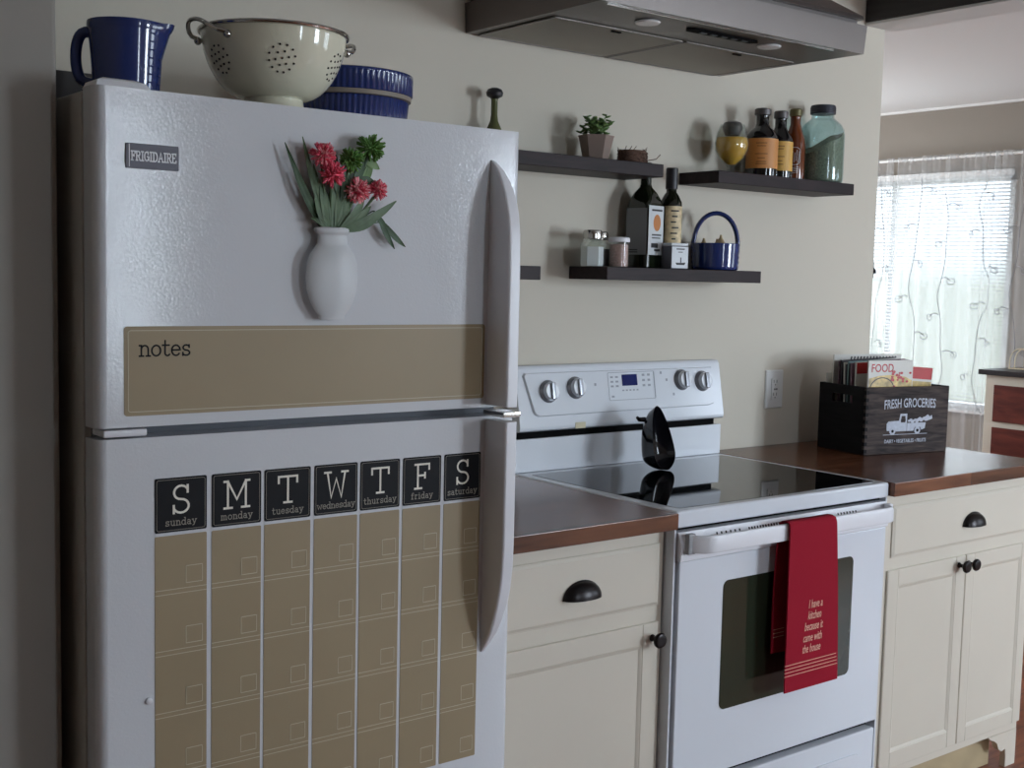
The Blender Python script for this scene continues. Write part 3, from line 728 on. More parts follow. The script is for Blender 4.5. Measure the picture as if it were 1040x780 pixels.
# ================================================================== RANGE
rg = thing('range', 'white electric range with a black glass cooktop', 'range', (0.378, -0.33, 0))
bx('body', 'white_gloss', rg, 0.003, 0.754, -0.585, -0.012, 0.03, 0.872, bev=.002)
for fx in (.04, .717):
    for fy in (-.55, -.05):
        bm = nb(); lathe(bm, [(.018, 0), (.018, .006), (.01, .008), (.01, .0305)], c=(fx, fy, 0), n=16); obj('foot', bm, 'dark_cap', rg)
ctp = bx('cooktop_frame', 'white_gloss', rg, 0.0, 0.757, -0.629, -0.013, 0.8735, 0.9117, bev=.006, seg=3)
bm = nb(); prism(bm, rrect(.030, .732, -.605, -.085, .012), 0.9105, 0.9125, lambda u, v, d: Vector((u, v, d))); obj('cooktop_glass', bm, 'ceran', ctp)
# door
bx('door_back', 'grey_plastic', rg, 0.016, 0.742, -0.6, -0.5855, 0.30, 0.858)
od = bx('oven_door', 'white_gloss', rg, 0.012, 0.746, -0.632, -0.600, 0.298, 0.800, bev=.004)
bm = nb(); prism(bm, rrect(.152, .619, .443, .741, .016), 0.0002, 0.0012, XZ(-.632)); obj('oven_window', bm, 'oven_glass', od)
bm = nb()
# top trim with sloping upper edge
loft(bm, [[Vector((x, y, z)) for y, z in ((-.600, .801), (-.6345, .801), (-.6365, .805), (-.6365, .838), (-.626, .864), (-.600, .864))] for x in (.010, .748)])
tr = obj('door_top_trim', bm, 'white_plastic', rg)
bm = nb()
for (a, b, k) in ((.126, .200, 6), (.232, .355, 14), (.387, .510, 14), (.552, .621, 7)):
    for j in range(k):
        x = a+(b-a)*j/(k-1)
        for (yy, zz) in ((-.6335, .8445),):
            q = box(bm, x-.0022, x+.0022, -.0006, .0006, -.0075, .0075, T=Matrix.Translation((0, -.6325, .8470)) @ Matrix.Rotation(math.radians(-21), 4, 'X'))
obj('vent_slots', bm, 'black', tr)
# handle
bm = nb(); secs = []
for i in range(25):
    t = i/24; x = .018+t*(.742-.018)
    e_ = min(t, 1-t)
    k = min(1, e_/.06); k = math.sin(k*PI/2)
    yf = -.6385-.0430*k; th = .014+.004*k
    z0, z1 = .822, .8605
    secs.append([Vector((x, yf, z0+.004)), Vector((x, yf, z1-.006)), Vector((x, yf+.004, z1)), Vector((x, yf+th, z1-.002)), Vector((x, yf+th, z0+.002)), Vector((x, yf+.004, z0))])
loft(bm, secs); hnd = obj('handle', bm, 'white_plastic', rg, ang=50)
bm = nb(); box(bm, .0175, .040, -.652, -.6366, .818, .864, bev=.004); obj('handle_end', bm, 'grey_plastic', hnd)
bm = nb(); box(bm, .726, .746, -.652, -.6366, .820, .862, bev=.004); obj('handle_end', bm, 'white_plastic', hnd)
# drawer
dr = bx('storage_drawer', 'white_gloss', rg, .012, .746, -.628, -.5855, .06, .278, bev=.006)
bm = nb(); prism(bm, rrect(.05, .708, .09, .225, .05, 8), .0, .004, XZ(-.628)); obj('drawer_emboss', bm, 'white_gloss', dr)
bx('drawer_gap_shade', 'black', rg, .013, .745, -.602, -.5858, .2785, .2975)  # black strip paints the shade between door and drawer
bx('top_gap_shade', 'black', rg, .008, .750, -.606, -.5858, .8645, .8733)  # black strip paints the shade under the cooktop edge
for gx in ((.0002, .0050, .0052, .0112), (.7522, .7570, .7464, .7520)):
    bx('side_trim', 'white_gloss', rg, gx[0], gx[1], -.624, -.5855, .03, .872)
    bx('door_gap_shade', 'black', rg, gx[2], gx[3], -.595, -.5855, .06, .872)  # black strip paints the shade beside the door
# backguard
bx('backguard_riser', 'white_gloss', rg, .003, .754, -.055, -.012, .9122, .998, bev=.003)
bx('backguard_slot', 'black', rg, .012, .728, -.050, -.014, .9984, 1.0165)
bm = nb()
loft(bm, [[Vector((x, y, z)) for y, z in ((-.012, 1.0168), (-.062, 1.0168), (-.0665, 1.022), (-.0665, 1.03), (-.0405, 1.172), (-.036, 1.180), (-.030, 1.1825), (-.012, 1.1825))] for x in (.0085, .7505)])
cs = obj('control_console', bm, 'white_gloss', rg, ang=50)
def CP(u, v, d=0.0):     # on the sloping console face
    t = (v-1.03)/(1.172-1.03); y = -.0665+t*.026
    return Vector((u, y-d*.984, v+d*.18))
bm = nb()
poly = [(.028, 1.158), (.052, 1.066), (.058, 1.058), (.068, 1.0535), (.690, 1.0555), (.712, 1.060), (.722, 1.070), (.722, 1.155), (.716, 1.163), (.034, 1.165)]
loft(bm, [[CP(u, v, 0) for u, v in poly], [CP(u+(.375-u)*.010, v+(1.11-v)*.05, .006) for u, v in poly]]); pn = obj('console_panel', bm, 'white_gloss', cs)
def outline(bm, P, w_, fn, d=.003, t=.0005):
    for a, b in zip(P, P[1:]+P[:1]): strip(bm, a, b, w_, fn, d=d, t=t)
bm = nb(); outline(bm, rrect(.312, .482, 1.084, 1.157, .004), .0014, CP, d=.0061); obj('keypad_outline', bm, 'panel_grey', cs)
bm = nb(); strip(bm, (.481, 1.086), (.481, 1.155), .003, CP, d=.0063)
for r_ in range(3):
    for c_ in range(2): strip(bm, (.320+c_*.018, 1.145-r_*.012), (.330+c_*.018, 1.145-r_*.012), .005, CP, d=.0063)
for c_ in range(5): strip(bm, (.360+c_*.013, 1.109), (.367+c_*.013, 1.109), .004, CP, d=.0063)
for r_ in range(3):
    for c_ in range(2): strip(bm, (.436+c_*.020, 1.148-r_*.014), (.446+c_*.020, 1.148-r_*.014), .006, CP, d=.0063)
strip(bm, (.320, 1.094), (.330, 1.094), .005, CP, d=.0063)
for (a, b) in ((.262, 1.128), (.525, 1.132), (.548, 1.092), (.505, 1.152)): strip(bm, (a, b), (a+.007, b), .007, CP, d=.0063)
obj('keypad_marks', bm, 'panel_grey', cs)
bm = nb(); prism(bm, rrect(.362, .417, 1.121, 1.151, .001), .006, .0072, CP); obj('display', bm, 'display', cs)
bm = nb(); prism(bm, rrect(.19, .225, 1.018, 1.034, .002), .0, .0008, lambda u, v, d: Vector((u, -.0665-d, v))); obj('yellowed_spot', bm, 'stain', cs)
for (kx, kz) in ((.104, 1.116), (.196, 1.122), (.587, 1.130), (.668, 1.124)):
    kn = nb()
    base = Matrix.Translation(CP(kx, kz, .006)) @ Vector((0, -.984, .18)).to_track_quat('Z', 'Y').to_matrix().to_4x4()
    lathe(kn, [(.029, 0), (.0295, .002), (.027, .007), (.024, .010)], n=32)
    for v in kn.verts: v.co = base @ v.co
    ko = obj('control_knob', kn, 'knob_rim', cs)
    kn = nb(); lathe(kn, [(.0235, .0095), (.0225, .018), (.021, .020)], n=32)
    for v in kn.verts: v.co = base @ v.co
    obj('knob_face', kn, 'knob', ko)
    kn = nb(); box(kn, -.007, .007, -.022, .022, .0195, .0265, bev=.003)
    for v in kn.verts: v.co = base @ v.co
    obj('knob_grip', kn, 'knob_rim', ko)

# spoon rest standing up on the cooktop
sp = thing('spoon_rest', 'glossy black spoon rest standing upright on the cooktop', 'spoon rest', (.375, -.205, .9127))
bm = nb()
# an upright teardrop scoop: rim curve plus a bulging back
nn_ = Vector((.34, -.940, 0)); ss_ = Vector((.940, .34, 0)); tl = math.radians(13)
bx_ = Vector((0, 0, 1))*math.cos(tl)-nn_*math.sin(tl); nx_ = nn_*math.cos(tl)+Vector((0, 0, 1))*math.sin(tl)
NP, NR = 48, 12
def sp_pt(r, ph, off=0.0):
    sb = math.sin(ph)
    b = (.124 if sb > 0 else .046)*(abs(sb)**(.92 if sb > 0 else 1.0))*(1 if sb > 0 else -1); a = .062*math.cos(ph)*(1-.18*max(0, sb))*(abs(math.cos(ph))**(.25*max(0, -sb)) if math.cos(ph) else 1)
    d_ = (.060-off)*(max(0, 1-r**2.2))**.62
    return ss_*a*r*(1-off*3)+bx_*b*r*(1-off*2)-nx_*d_+nx_*off*.0
pts_o = [[sp_pt((j+.02)/NR if j == 0 else j/NR, 2*PI*k/NP) for k in range(NP)] for j in range(NR+1)]
pts_i = [[sp_pt((j+.02)/NR if j == 0 else j/NR, 2*PI*k/NP, .0045) for k in range(NP)] for j in range(NR+1)]
lo = min(p.z for L in pts_o for p in L); c0 = Vector((.383, -.203, .9130-lo))
outr = [[bm.verts.new(c0+p) for p in L] for L in pts_o]; innr = [[bm.verts.new(c0+p) for p in L] for L in pts_i]
for L in (outr, innr):
    for j in range(NR):
        for k in range(NP): bm.faces.new((L[j][k], L[j][(k+1) % NP], L[j+1][(k+1) % NP], L[j+1][k]))
    bm.faces.new(L[0])
for k in range(NP): bm.faces.new((outr[NR][k], outr[NR][(k+1) % NP], innr[NR][(k+1) % NP], innr[NR][k]))
obj('dish', bm, 'spoon', sp, ang=60)
bm = nb()
q0 = c0+sp_pt(.78, PI*.58)
tube(bm, [q0, q0-nn_*.012-ss_*.012, q0-nn_*.012-ss_*.022+Vector((0, 0, .006))], [.007, .006, .004], n=10)
obj('finger_lug', bm, 'spoon', sp)

# towel -------------------------------------------------------------------------
tw = thing('dish_towel', 'red printed dish towel hanging over the oven door handle', 'towel', (.39, -.69, .47))
def towel_sheet(bm, xl, xr, path, thick, wav=.0):
    """path: list of (y,z); xl, xr functions of t"""
    n = 14; secs = []
    for j, (y, z) in enumerate(path):
        t = j/(len(path)-1); row = []
        for i in range(n+1):
            s = i/n; x = xl(t)+(xr(t)-xl(t))*s
            row.append(Vector((x, y+wav*math.sin(s*7+1)*t, z)))
        secs.append(row)
    back = [[p+Vector((0, thick, 0)) for p in r] for r in secs]
    rings = [[bm.verts.new(p) for p in r] for r in secs]; rb = [[bm.verts.new(p) for p in r] for r in back]
    m = len(rings)
    for j in range(m-1):
        for i in range(n):
            bm.faces.new((rings[j][i], rings[j][i+1], rings[j+1][i+1], rings[j+1][i])); bm.faces.new((rb[j][i], rb[j+1][i], rb[j+1][i+1], rb[j][i+1]))
        bm.faces.new((rings[j][0], rings[j+1][0], rb[j+1][0], rb[j][0])); bm.faces.new((rings[j][n], rb[j][n], rb[j+1][n], rings[j+1][n]))
    for r0, r1 in ((rings[0], rb[0]), (rings[-1], rb[-1])):
        for i in range(n): bm.faces.new((r0[i], r1[i], r1[i+1], r0[i+1]))
bm = nb()
path = [(-.660, .862), (-.670, .867), (-.680, .867), (-.6895, .863), (-.6925, .852)]+[(-.6925-.002*math.sin(k/18*PI), .84-(.84-.469)*k/18) for k in range(19)]
def PY(z): 
    k = (.84-z)/(.84-.469); return -.6925-.002*math.sin(max(0, min(1, k))*PI)
towel_sheet(bm, lambda t: .305-.004*math.sin(PI*t), lambda t: .463+.034*t, path, .0035)
ft = obj('front_panel', bm, 'red', tw, ang=60)
bm = nb()
path2 = [(-.660, .861)]+[(-.6575+.004*math.sin(k/12*PI), .85-(.85-.555)*k/12) for k in range(13)]
towel_sheet(bm, lambda t: .305-.008*t, lambda t: .45-.06*t, path2, .003, wav=.002)
bt = obj('back_panel', bm, 'red', tw, ang=60)
TF = lambda u, v, d=0: Vector((u, PY(v)-d, v))
bm = nb()
for k in range(4): strip(bm, (.300, .5085+k*.0085), (.4915-.002*k, .5085+k*.0085), .0016, TF, d=.0003, t=.0004)
obj('stripes', bm, 'towel_print', ft)
bm = nb()
for k in range(3): strip(bm, (.2985, .593+k*.009), (.335, .593+k*.009), .0016, lambda u, v, d=0: Vector((u, -.6575-d, v)), d=.0005, t=.0004)
obj('stripes', bm, 'towel_print', bt)
bm = nb()
for k, s in enumerate(['I have a', 'kitchen', 'because it', 'came with', 'the house']):
    merge(bm, text_bm(s, .028, lambda u, v, d, k=k: TF(.400-.002*k+u, .659-k*.0262+v, d), sx=.58, d=.0004, slant=.12, bold=.008))
obj('lettering', bm, 'towel_print', ft)

# ================================================================== CABINETS AND COUNTERS
CF = -.603
def framed_door(parent, name, x0, x1, z0, z1, y=CF, st=.045, kn=None):
    bm = nb(); yb = y+.0068
    # frame
    box(bm, x0, x0+st, y, yb, z0, z1, bev=.002, seg=1); box(bm, x1-st, x1, y, yb, z0, z1, bev=.002, seg=1)
    box(bm, x0+st-.001, x1-st+.001, y+.0003, yb, z0, z0+st, bev=.0015, seg=1); box(bm, x0+st-.001, x1-st+.001, y+.0003, yb, z1-st, z1, bev=.0015, seg=1)
    d = obj(name, bm, 'cream', parent)
    bm = nb(); box(bm, x0+st-.0005, x1-st+.0005, y+.0045, yb-.0004, z0+st-.0005, z1-st+.0005)
    obj('panel', bm, 'cream', d)
    # inner moulding
    bm = nb(); i0, i1, k0, k1 = x0+st, x1-st, z0+st, z1-st
    for (a, b) in (((i0, k0), (i1, k0)), ((i1, k0), (i1, k1)), ((i1, k1), (i0, k1)), ((i0, k1), (i0, k0))):
        A = Vector(a); B = Vector(b); dr = (B-A).normalized(); nn = Vector((-dr.y, dr.x))
        secs = []
        for p, sg in ((A, 1), (B, -1)):
            secs.append([Vector(((p+nn*w_+dr*sg*w_).x, yy, (p+nn*w_+dr*sg*w_).y)) for w_, yy in ((0, y+.0008), (.003, y+.0012), (.008, y+.0043), (.008, y+.0048), (0, y+.0048))])
        loft(bm, secs)
    obj('inner_moulding', bm, 'cream', d)
    return d
def knob(parent, x, z, y=CF):
    bm = nb(); lathe(bm, [(.008, 0), (.0075, .003), (.005, .006), (.005, .014), (.012, .018), (.0165, .022), (.0170, .026), (.0145, .030), (.008, .032)], n=28)
    for v in bm.verts: v.co = Vector((x+v.co.x, y-.0002-v.co.z, z+v.co.y))
    obj('knob', bm, 'bronze', parent)
def cup(parent, x, z, y, w_=.098):
    """half-dome cup pull, opening down"""
    bm = nb(); secs = []; n = 16; hw = w_/2; hh = .036; dp = .026
    for k in (1.0, .92):
        rings = []
        for i in range(10):
            v_ = PI/2*i/9
            rings.append([bm.verts.new((x+hw*k*math.cos(PI*j/n), y-.0006-dp*k*math.sin(PI*j/n)**.8*math.sin(v_), z+hh*k*math.sin(PI*j/n)**.8*math.cos(v_))) for j in range(n+1)])
        for a, b in zip(rings, rings[1:]):
            for j in range(n): bm.faces.new((a[j], a[j+1], b[j+1], b[j]))
    bmesh.ops.remove_doubles(bm, verts=bm.verts, dist=.00002)
    c_ = obj('cup_pull', bm, 'bronze', parent, ang=70)
    bm = nb()
    tube(bm, [(x+hw*math.cos(PI*j/16), y-.0018, z+hh*math.sin(PI*j/16)) for j in range(17)], .0022, n=6); 
    obj('pull_flange', bm, 'bronze', c_)
def drawer(parent, x0, x1, z0, z1, pull_x=None, pull_z=None, y=CF):
    bm = nb(); box(bm, x0, x1, y+.003, y+.0068, z0, z1, bev=.001, seg=1)
    # stepped edge
    loft(bm, [[Vector((x, y+.0032, z)) for x, z in ((x0+.002, z0+.002), (x1-.002, z0+.002), (x1-.002, z1-.002), (x0+.002, z1-.002))],
              [Vector((x, y, z)) for x, z in ((x0+.009, z0+.009), (x1-.009, z0+.009), (x1-.009, z1-.009), (x0+.009, z1-.009))]])
    d = obj('drawer', bm, 'cream', parent, ang=20)
    if pull_x is not None: cup(d, pull_x, pull_z, y)
    return d
lc = thing('base_cabinet', 'cream base cabinet between the refrigerator and the range', 'cabinet', (-.26, -.3, 0))
bx('body', 'cream', lc, -.522, -.0035, -.5960, -.006, .09, .872, bev=.002)
bx('toe_board', 'toe', lc, -.520, -.012, -.53, -.515, .001, .0895)
drawer(lc, -.516, -.017, .703, .840, -.243, .752)
d1 = framed_door(lc, 'door', -.516, -.017, .131, .668, st=.047)
knob(d1, -.036, .634)
bx('countertop', 'counter', None, -.528, -.0085, -.6447, -.001, .8760, .9117, bev=.0025)
ct1 = bpy.data.objects['countertop']; tag(ct1, 'short dark wood countertop between refrigerator and range', 'countertop')
rc = thing('base_cabinet', 'cream two-door base cabinet to the right of the range', 'cabinet', (1.13, -.3, 0))
bx('body', 'cream', rc, .766, 1.492, -.5960, -.006, .108, .872, bev=.002)
bx('toe_board', 'toe', rc, .772, 1.418, -.555, -.540, .001, .1075)
drawer(rc, .822, 1.488, .7028, .8394, 1.187, .752)
d2 = framed_door(rc, 'door', .809, 1.1635, .1315, .6709, st=.046); knob(d2, 1.130, .646)
d3 = framed_door(rc, 'door', 1.1665, 1.494, .1315, .6709, st=.042); knob(d3, 1.176, .646)
# scrolled bracket foot
bm = nb(); prism(bm, [(1.492, .1075), (1.345, .1075), (1.356, .098), (1.374, .092), (1.392, .080), (1.400, .062), (1.418, .052), (1.436, .056), (1.440, .030), (1.440, .0), (1.492, .0)], 0, .018, XZ(-.5960, 1)); obj('bracket_foot', bm, 'cream', rc, ang=60)
ct2 = bx('countertop', 'counter', None, .7585, 1.500, -.6447, -.001, .8760, .9117, bev=.0025)
tag(ct2, 'longer dark wood countertop right of the range, under the crate', 'countertop')

# ================================================================== SHELVES
SD = -.1496; ST = .0331
shelves = {}
for k, (x0, x1, z1, lb) in dict(A=(-.36, .397, 1.7064, 'upper left dark floating shelf carrying the potted plant'),
                            B=(.604, 1.1923, 1.7065, 'upper right dark floating shelf carrying bottles and a teal jar'),
                            C=(.2099, .7922, 1.438, 'lower dark floating shelf carrying the oil bottles and blue basket'),
                            D=(-.36, -.0048, 1.434, 'lower left dark floating shelf mostly hidden by the refrigerator')).items():
    s_ = bx('floating_shelf', 'shelf', None, x0, x1, SD, -.0005, z1-ST, z1, bev=.0012, seg=1)
    tag(s_, lb, 'shelf', 'dark floating shelves on the cream wall')

ZA = 1.7066; ZC = 1.4382
# potted plant
pp = thing('potted_plant', 'small green succulent in a faceted clay pot on the upper left shelf', 'plant', (.226, -.075, ZA))
bm = nb(); lathe(bm, [(.032, 0), (.045, .060), (.047, .064), (.041, .064), (.039, .052)], c=(.226, -.075, ZA), n=6, a0=.35, a1=.35+2*PI); obj('pot', bm, 'pot', pp, ang=20)
bm = nb(); rnd = random.Random(3)
for i in range(26):
    a = rnd.uniform(0, 2*PI); el = rnd.uniform(.25, 1.3); L = rnd.uniform(.030, .068)
    d = Vector((math.cos(a)*math.cos(el), math.sin(a)*math.cos(el)*.8, math.sin(el)))
    b0 = Vector((.226, -.075, ZA+.058)); tip = b0+d*L
    tube(bm, [b0, tip], .0012, n=5)
fo = obj('stem', bm, 'leaf_dark', pp)
bm = nb()
rnd = random.Random(3)
for i in range(26):
    a = rnd.uniform(0, 2*PI); el = rnd.uniform(.25, 1.3); L = rnd.uniform(.030, .068)
    d = Vector((math.cos(a)*math.cos(el), math.sin(a)*math.cos(el)*.8, math.sin(el)))
    b0 = Vector((.226, -.075, ZA+.058)); tip = b0+d*L
    for j in range(5):
        aa = j*2.4+i; p = b0.lerp(tip, .55+.1*j); q_ = Vector((math.cos(aa), math.sin(aa), .35)).normalized()
        bmesh.ops.create_icosphere(bm, subdivisions=1, radius=1, matrix=Matrix.Translation(p+q_*.007) @ q_.to_track_quat('Z', 'Y').to_matrix().to_4x4() @ Matrix.Diagonal((.0068, .0028, .0105, 1)))
obj('foliage', bm, 'leaf_bright', pp)
bm = nb()
for i in range(8):
    a = i*2.1; p = Vector((.226+.03*math.cos(a), -.075+.03*math.sin(a), ZA+.064+.006*(i % 3)))
    bmesh.ops.create_icosphere(bm, subdivisions=1, radius=.005, matrix=Matrix.Translation(p))
obj('pale_buds', bm, 'leaf_pale', pp)
# twig nest
ns = thing('twig_basket', 'small brown twig basket beside the potted plant', 'basket', (.350, -.080, ZA))
bm = nb(); lathe(bm, [(.036, 0), (.040, .006), (.042, .032), (.038, .036), (.034, .030), (.032, .008)], c=(.350, -.080, ZA), n=28, sy=.8); obj('basket_wall', bm, 'twig', ns)
bm = nb(); rnd = random.Random(9)
for i in range(90):
    a = rnd.uniform(0, 2*PI); z = rnd.uniform(.004, .036); r = .0415; da = rnd.uniform(.25, .7)
    pts = [(.350+(r+.0015)*math.cos(a+da*t/4), -.080+(r+.0015)*.8*math.sin(a+da*t/4), ZA+z+rnd.uniform(-.002, .002)+t*rnd.uniform(-.0008, .001)) for t in range(5)]
    tube(bm, pts, .0011, n=5)
for i in range(6):
    a = rnd.uniform(0, 2*PI); tube(bm, [(.350+.038*math.cos(a), -.080+.03*math.sin(a), ZA+.034), (.350+.044*math.cos(a+.2), -.080+.035*math.sin(a+.2), ZA+.044)], .0009, n=5)
tube(bm, [(.386, -.10, ZA+.012), (.402, -.115, ZA+.016), (.412, -.12, ZA+.028)], .0012, n=6)
obj('twigs', bm, 'twig', ns)
# olive bottle mostly hidden by the fridge
ob_ = thing('glass_bottle', 'slim olive bottle with dark stopper rising behind the refrigerator top', 'bottle', (-.078, -.045, ZA))
bm = nb(); lathe(bm, [(.020, 0), (.021, .004), (.021, .05), (.010, .075), (.008, .09), (.008, .125), (.0095, .128)], c=(-.078, -.045, ZA), n=28); obj('bottle_body', bm, 'olive_glass', ob_)
bm = nb(); lathe(bm, [(.008, 0), (.019, .006), (.021, .014), (.017, .022), (.008, .026)], c=(-.078, -.045, ZA+.1285), n=24); obj('stopper', bm, 'dark_cap', ob_)

def bottle(name, label, c, prof, m, cap=None, capm='grey_cap', lab=None, extra=None, cat='bottle', n=36, group=None):
    t = thing(name, label, cat, c, group)
    bm = nb(); lathe(bm, prof, c=c, n=n); b = obj('bottle_body', bm, m, t, ang=50)
    if cap: 
        bm = nb(); lathe(bm, cap, c=c, n=28); obj('cap', bm, capm, t)
    return t
def curved_label(parent, c, r, z0, z1, a_mid, half, m, name='label', n=24, label=None):
    bm = nb(); secs = []
    for z in (z0, z1):
        secs.append([Vector((c[0]+(r+.0004)*math.cos(a_mid-half+2*half*i/n), c[1]+(r+.0004)*math.sin(a_mid-half+2*half*i/n), c[2]+z)) for i in range(n+1)])
    o_ = [[Vector((c[0]+(r+.0010)*math.cos(a_mid-half+2*half*i/n), c[1]+(r+.0010)*math.sin(a_mid-half+2*half*i/n), c[2]+z)) for i in range(n+1)] for z in (z0, z1)]
    loft(bm, [secs[0]+list(reversed(o_[0])), secs[1]+list(reversed(o_[1]))])
    return obj(name, bm, m, parent, label)
def toward_cam(c): return math.atan2(-2.473-c[1], -1.883-c[0])
def on_cyl(c, r, am):   # map (u,v,d) onto the cylinder side, u along +right as seen from the camera
    return lambda u, v, d=0: Vector((c[0]+(r+.001+d)*math.cos(am+u/r), c[1]+(r+.001+d)*math.sin(am+u/r), c[2]+v))
# upper right shelf: glass, bottles, jar
gc = (.722, -.085, ZA)
t = thing('stemmed_glass', 'clear tulip glass with golden contents on the upper right shelf', 'glass', gc)
bm = nb(); lathe(bm, [(.028, 0), (.029, .003), (.012, .008), (.009, .016), (.014, .024), (.032, .040), (.046, .065), (.048, .085), (.043, .110), (.034, .135), (.033, .137), (.0315, .135), (.041, .108), (.0455, .085), (.043, .066), (.030, .043), (.012, .028)], c=gc, n=40); obj('glass_body', bm, 'clear', t)
bm = nb(); lathe(bm, [(.010, .027), (.029, .043), (.042, .066), (.0445, .085), (.0420, .100)], c=gc, n=36); obj('golden_filling', bm, 'gold_liquid', t)
bm = nb(); lathe(bm, [(.020, .108), (.026, .120), (.029, .131), (.024, .142), (.012, .147)], c=gc, n=28); obj('stopper', bm, 'grey_cap', t)
bp_ = [(.043, 0), (.0455, .003), (.0455, .108), (.043, .118), (.034, .130), (.022, .140), (.018, .150), (.018, .172), (.020, .174)]
c1 = (.843, -.088, ZA)
t = bottle('dark_bottle', 'wider dark bottle with an orange label beside the tulip glass', c1, bp_, 'dark_glass', [(.0225, .1742), (.0235, .176), (.0235, .190), (.020, .193)], 'grey_cap', group='dark bottles on the upper right shelf')
lb = curved_label(t, c1, .0455, .022, .106, toward_cam(c1)+.15, 1.35, 'orange_label')
bm = nb(); am = toward_cam(c1)
for k, (wd, v) in enumerate(((.030, .092), (.024, .084), (.034, .062), (.020, .050), (.028, .040), (.030, .034))): cstrip(bm, (-wd/2, v), (wd/2, v), .0022, on_cyl(c1, .0455, am), d=.0004)
obj('label_print', bm, 'label_print', lb)
c2 = (.931, -.080, ZA)
bp2 = [(r*.80 if r > .025 else r*.92, z) for r, z in bp_]
t = bottle('dark_bottle', 'narrower dark bottle with a yellow label next to the amber bottle', c2, bp2, 'dark_glass', [(.0195, .1742), (.0205, .176), (.0205, .192), (.018, .195)], 'grey_cap', group='dark bottles on the upper right shelf')
lb = curved_label(t, c2, .0364, .022, .106, toward_cam(c2)+.15, 1.35, 'yellow_label')
bm = nb(); am = toward_cam(c2)
for k, (wd, v) in enumerate(((.026, .092), (.020, .084), (.028, .062), (.016, .050), (.022, .040))): cstrip(bm, (-wd/2, v), (wd/2, v), .0022, on_cyl(c2, .0364, am), d=.0004)
obj('label_print', bm, 'label_print', lb)
c3 = (1.003, -.074, ZA)
t = bottle('amber_bottle', 'tall amber bottle with red-brown contents between yellow-labelled bottle and teal jar', c3, [(.029, 0), (.031, .003), (.031, .10), (.028, .125), (.019, .150), (.015, .165), (.015, .185), (.017, .187)], 'amber_glass', [(.0165, .1872), (.018, .189), (.018, .206), (.015, .209)], 'brass_cap')
bm = nb(); am = toward_cam(c3); f_ = on_cyl(c3, .031, am)
for k in range(5): strip(bm, (-.012+k*.006, .052+.004*(k % 2)), (-.010+k*.006, .088-.004*(k % 3)), .0012, f_, d=.0003)
outline(bm, rrect(-.015, .017, .045, .095, .012), .0012, f_, d=.0003, t=.0004)
for k in range(4): cstrip(bm, (-.008, .020+k*.005), (.014, .024+k*.005), .0011, f_, d=.0003)
obj('white_sketch_label', bm, 'white_label', t)
c4 = (1.122, -.078, ZA)
t = thing('mason_jar', 'large teal glass jar of dried herbs at the right end of the shelf', 'jar', c4)
bm = nb()
op = [(.058, 0), (.064, .004), (.0665, .012), (.0665, .140), (.064, .158), (.055, .174), (.041, .186), (.034, .192), (.033, .204)]
lathe(bm, op+[(r-.003, z) for r, z in reversed(op[1:])], c=c4, n=48); obj('jar_body', bm, 'teal_glass', t, ang=50)
bm = nb(); rings = []
for k, z in enumerate((.005, .012, .04, .08, 1)):
    r = (.058, .0625, .0628, .0628, .0628)[k]; ring = []
    for i in range(40):
        a = 2*PI*i/40; zz = z if z < 1 else .118+.036*math.cos(a+.45)+.003*math.sin(a*5)
        ring.append(bm.verts.new((c4[0]+r*math.cos(a), c4[1]+r*math.sin(a), ZA+zz)))
    rings.append(ring)
for a, b in zip(rings, rings[1:]):
    for i in range(40): bm.faces.new((a[i], a[(i+1) % 40], b[(i+1) % 40], b[i]))
bm.faces.new(list(reversed(rings[0]))); bm.faces.new(rings[-1]); obj('dried_herbs', bm, 'herb', t, label='grey-green dried herbs', kind='stuff')
bm = nb(); lathe(bm, [(.0335, .2045), (.0370, .2046), (.0370, .226), (.035, .230), (.018, .230)], c=c4, n=48)
for k in range(3): tube(bm, [(c4[0]+.0372*math.cos(2*PI*i/40), c4[1]+.0372*math.sin(2*PI*i/40), ZA+.209+k*.006) for i in range(40)], .0011, n=5, closed=True)
obj('lid', bm, 'zinc', t)

# lower shelf
def spice(name, label, c, s, fill, fz, lidm, m='clear', n=6):
    t = thing(name, label, 'jar', c)
    bm = nb(); lathe(bm, [(.028*s, 0), (.030*s, .002), (.030*s, .052*s), (.022*s, .062*s), (.019*s, .066*s)], c=c, n=n, a0=.4, a1=.4+2*PI); obj('jar_body', bm, m, t, ang=25)
    bm = nb(); lathe(bm, [(.026*s, .001), (.0275*s, .004), (.0275*s, fz)], c=c, n=n, a0=.4, a1=.4+2*PI); obj('contents', bm, fill, t, ang=25)
    bm = nb(); lathe(bm, [(.0225*s, .0665*s), (.0235*s, .068*s), (.0235*s, .084*s), (.021*s, .088*s), (.008*s, .0885*s)], c=c, n=28); obj('lid', bm, lidm, t)
spice('salt_shaker', 'faceted glass shaker of white salt with a metal lid, leftmost on the lower shelf', (.215, -.085, ZC), 1.05, 'salt', .050, 'chrome')
spice('pepper_shaker', 'faceted glass shaker of dark pepper with a metal lid, second from the left', (.262, -.056, ZC), 1.03, 'pepper', .046, 'chrome')
t = thing('spice_jar', 'round glass jar of pinkish spice with a white lid, right of both shakers', 'jar', (.292, -.102, ZC))
cS = (.292, -.102, ZC)
bm = nb(); lathe(bm, [(.024, 0), (.0255, .002), (.0255, .064)], c=cS, n=32); obj('jar_body', bm, 'clear', t)
bm = nb(); lathe(bm, [(.0225, .0015), (.0238, .004), (.0238, .058)], c=cS, n=32); obj('contents', bm, 'spice', t)
bm = nb(); lathe(bm, [(.0265, .0642), (.028, .065), (.028, .074), (.025, .077)], c=cS, n=32); obj('lid', bm, 'white_plastic', t)
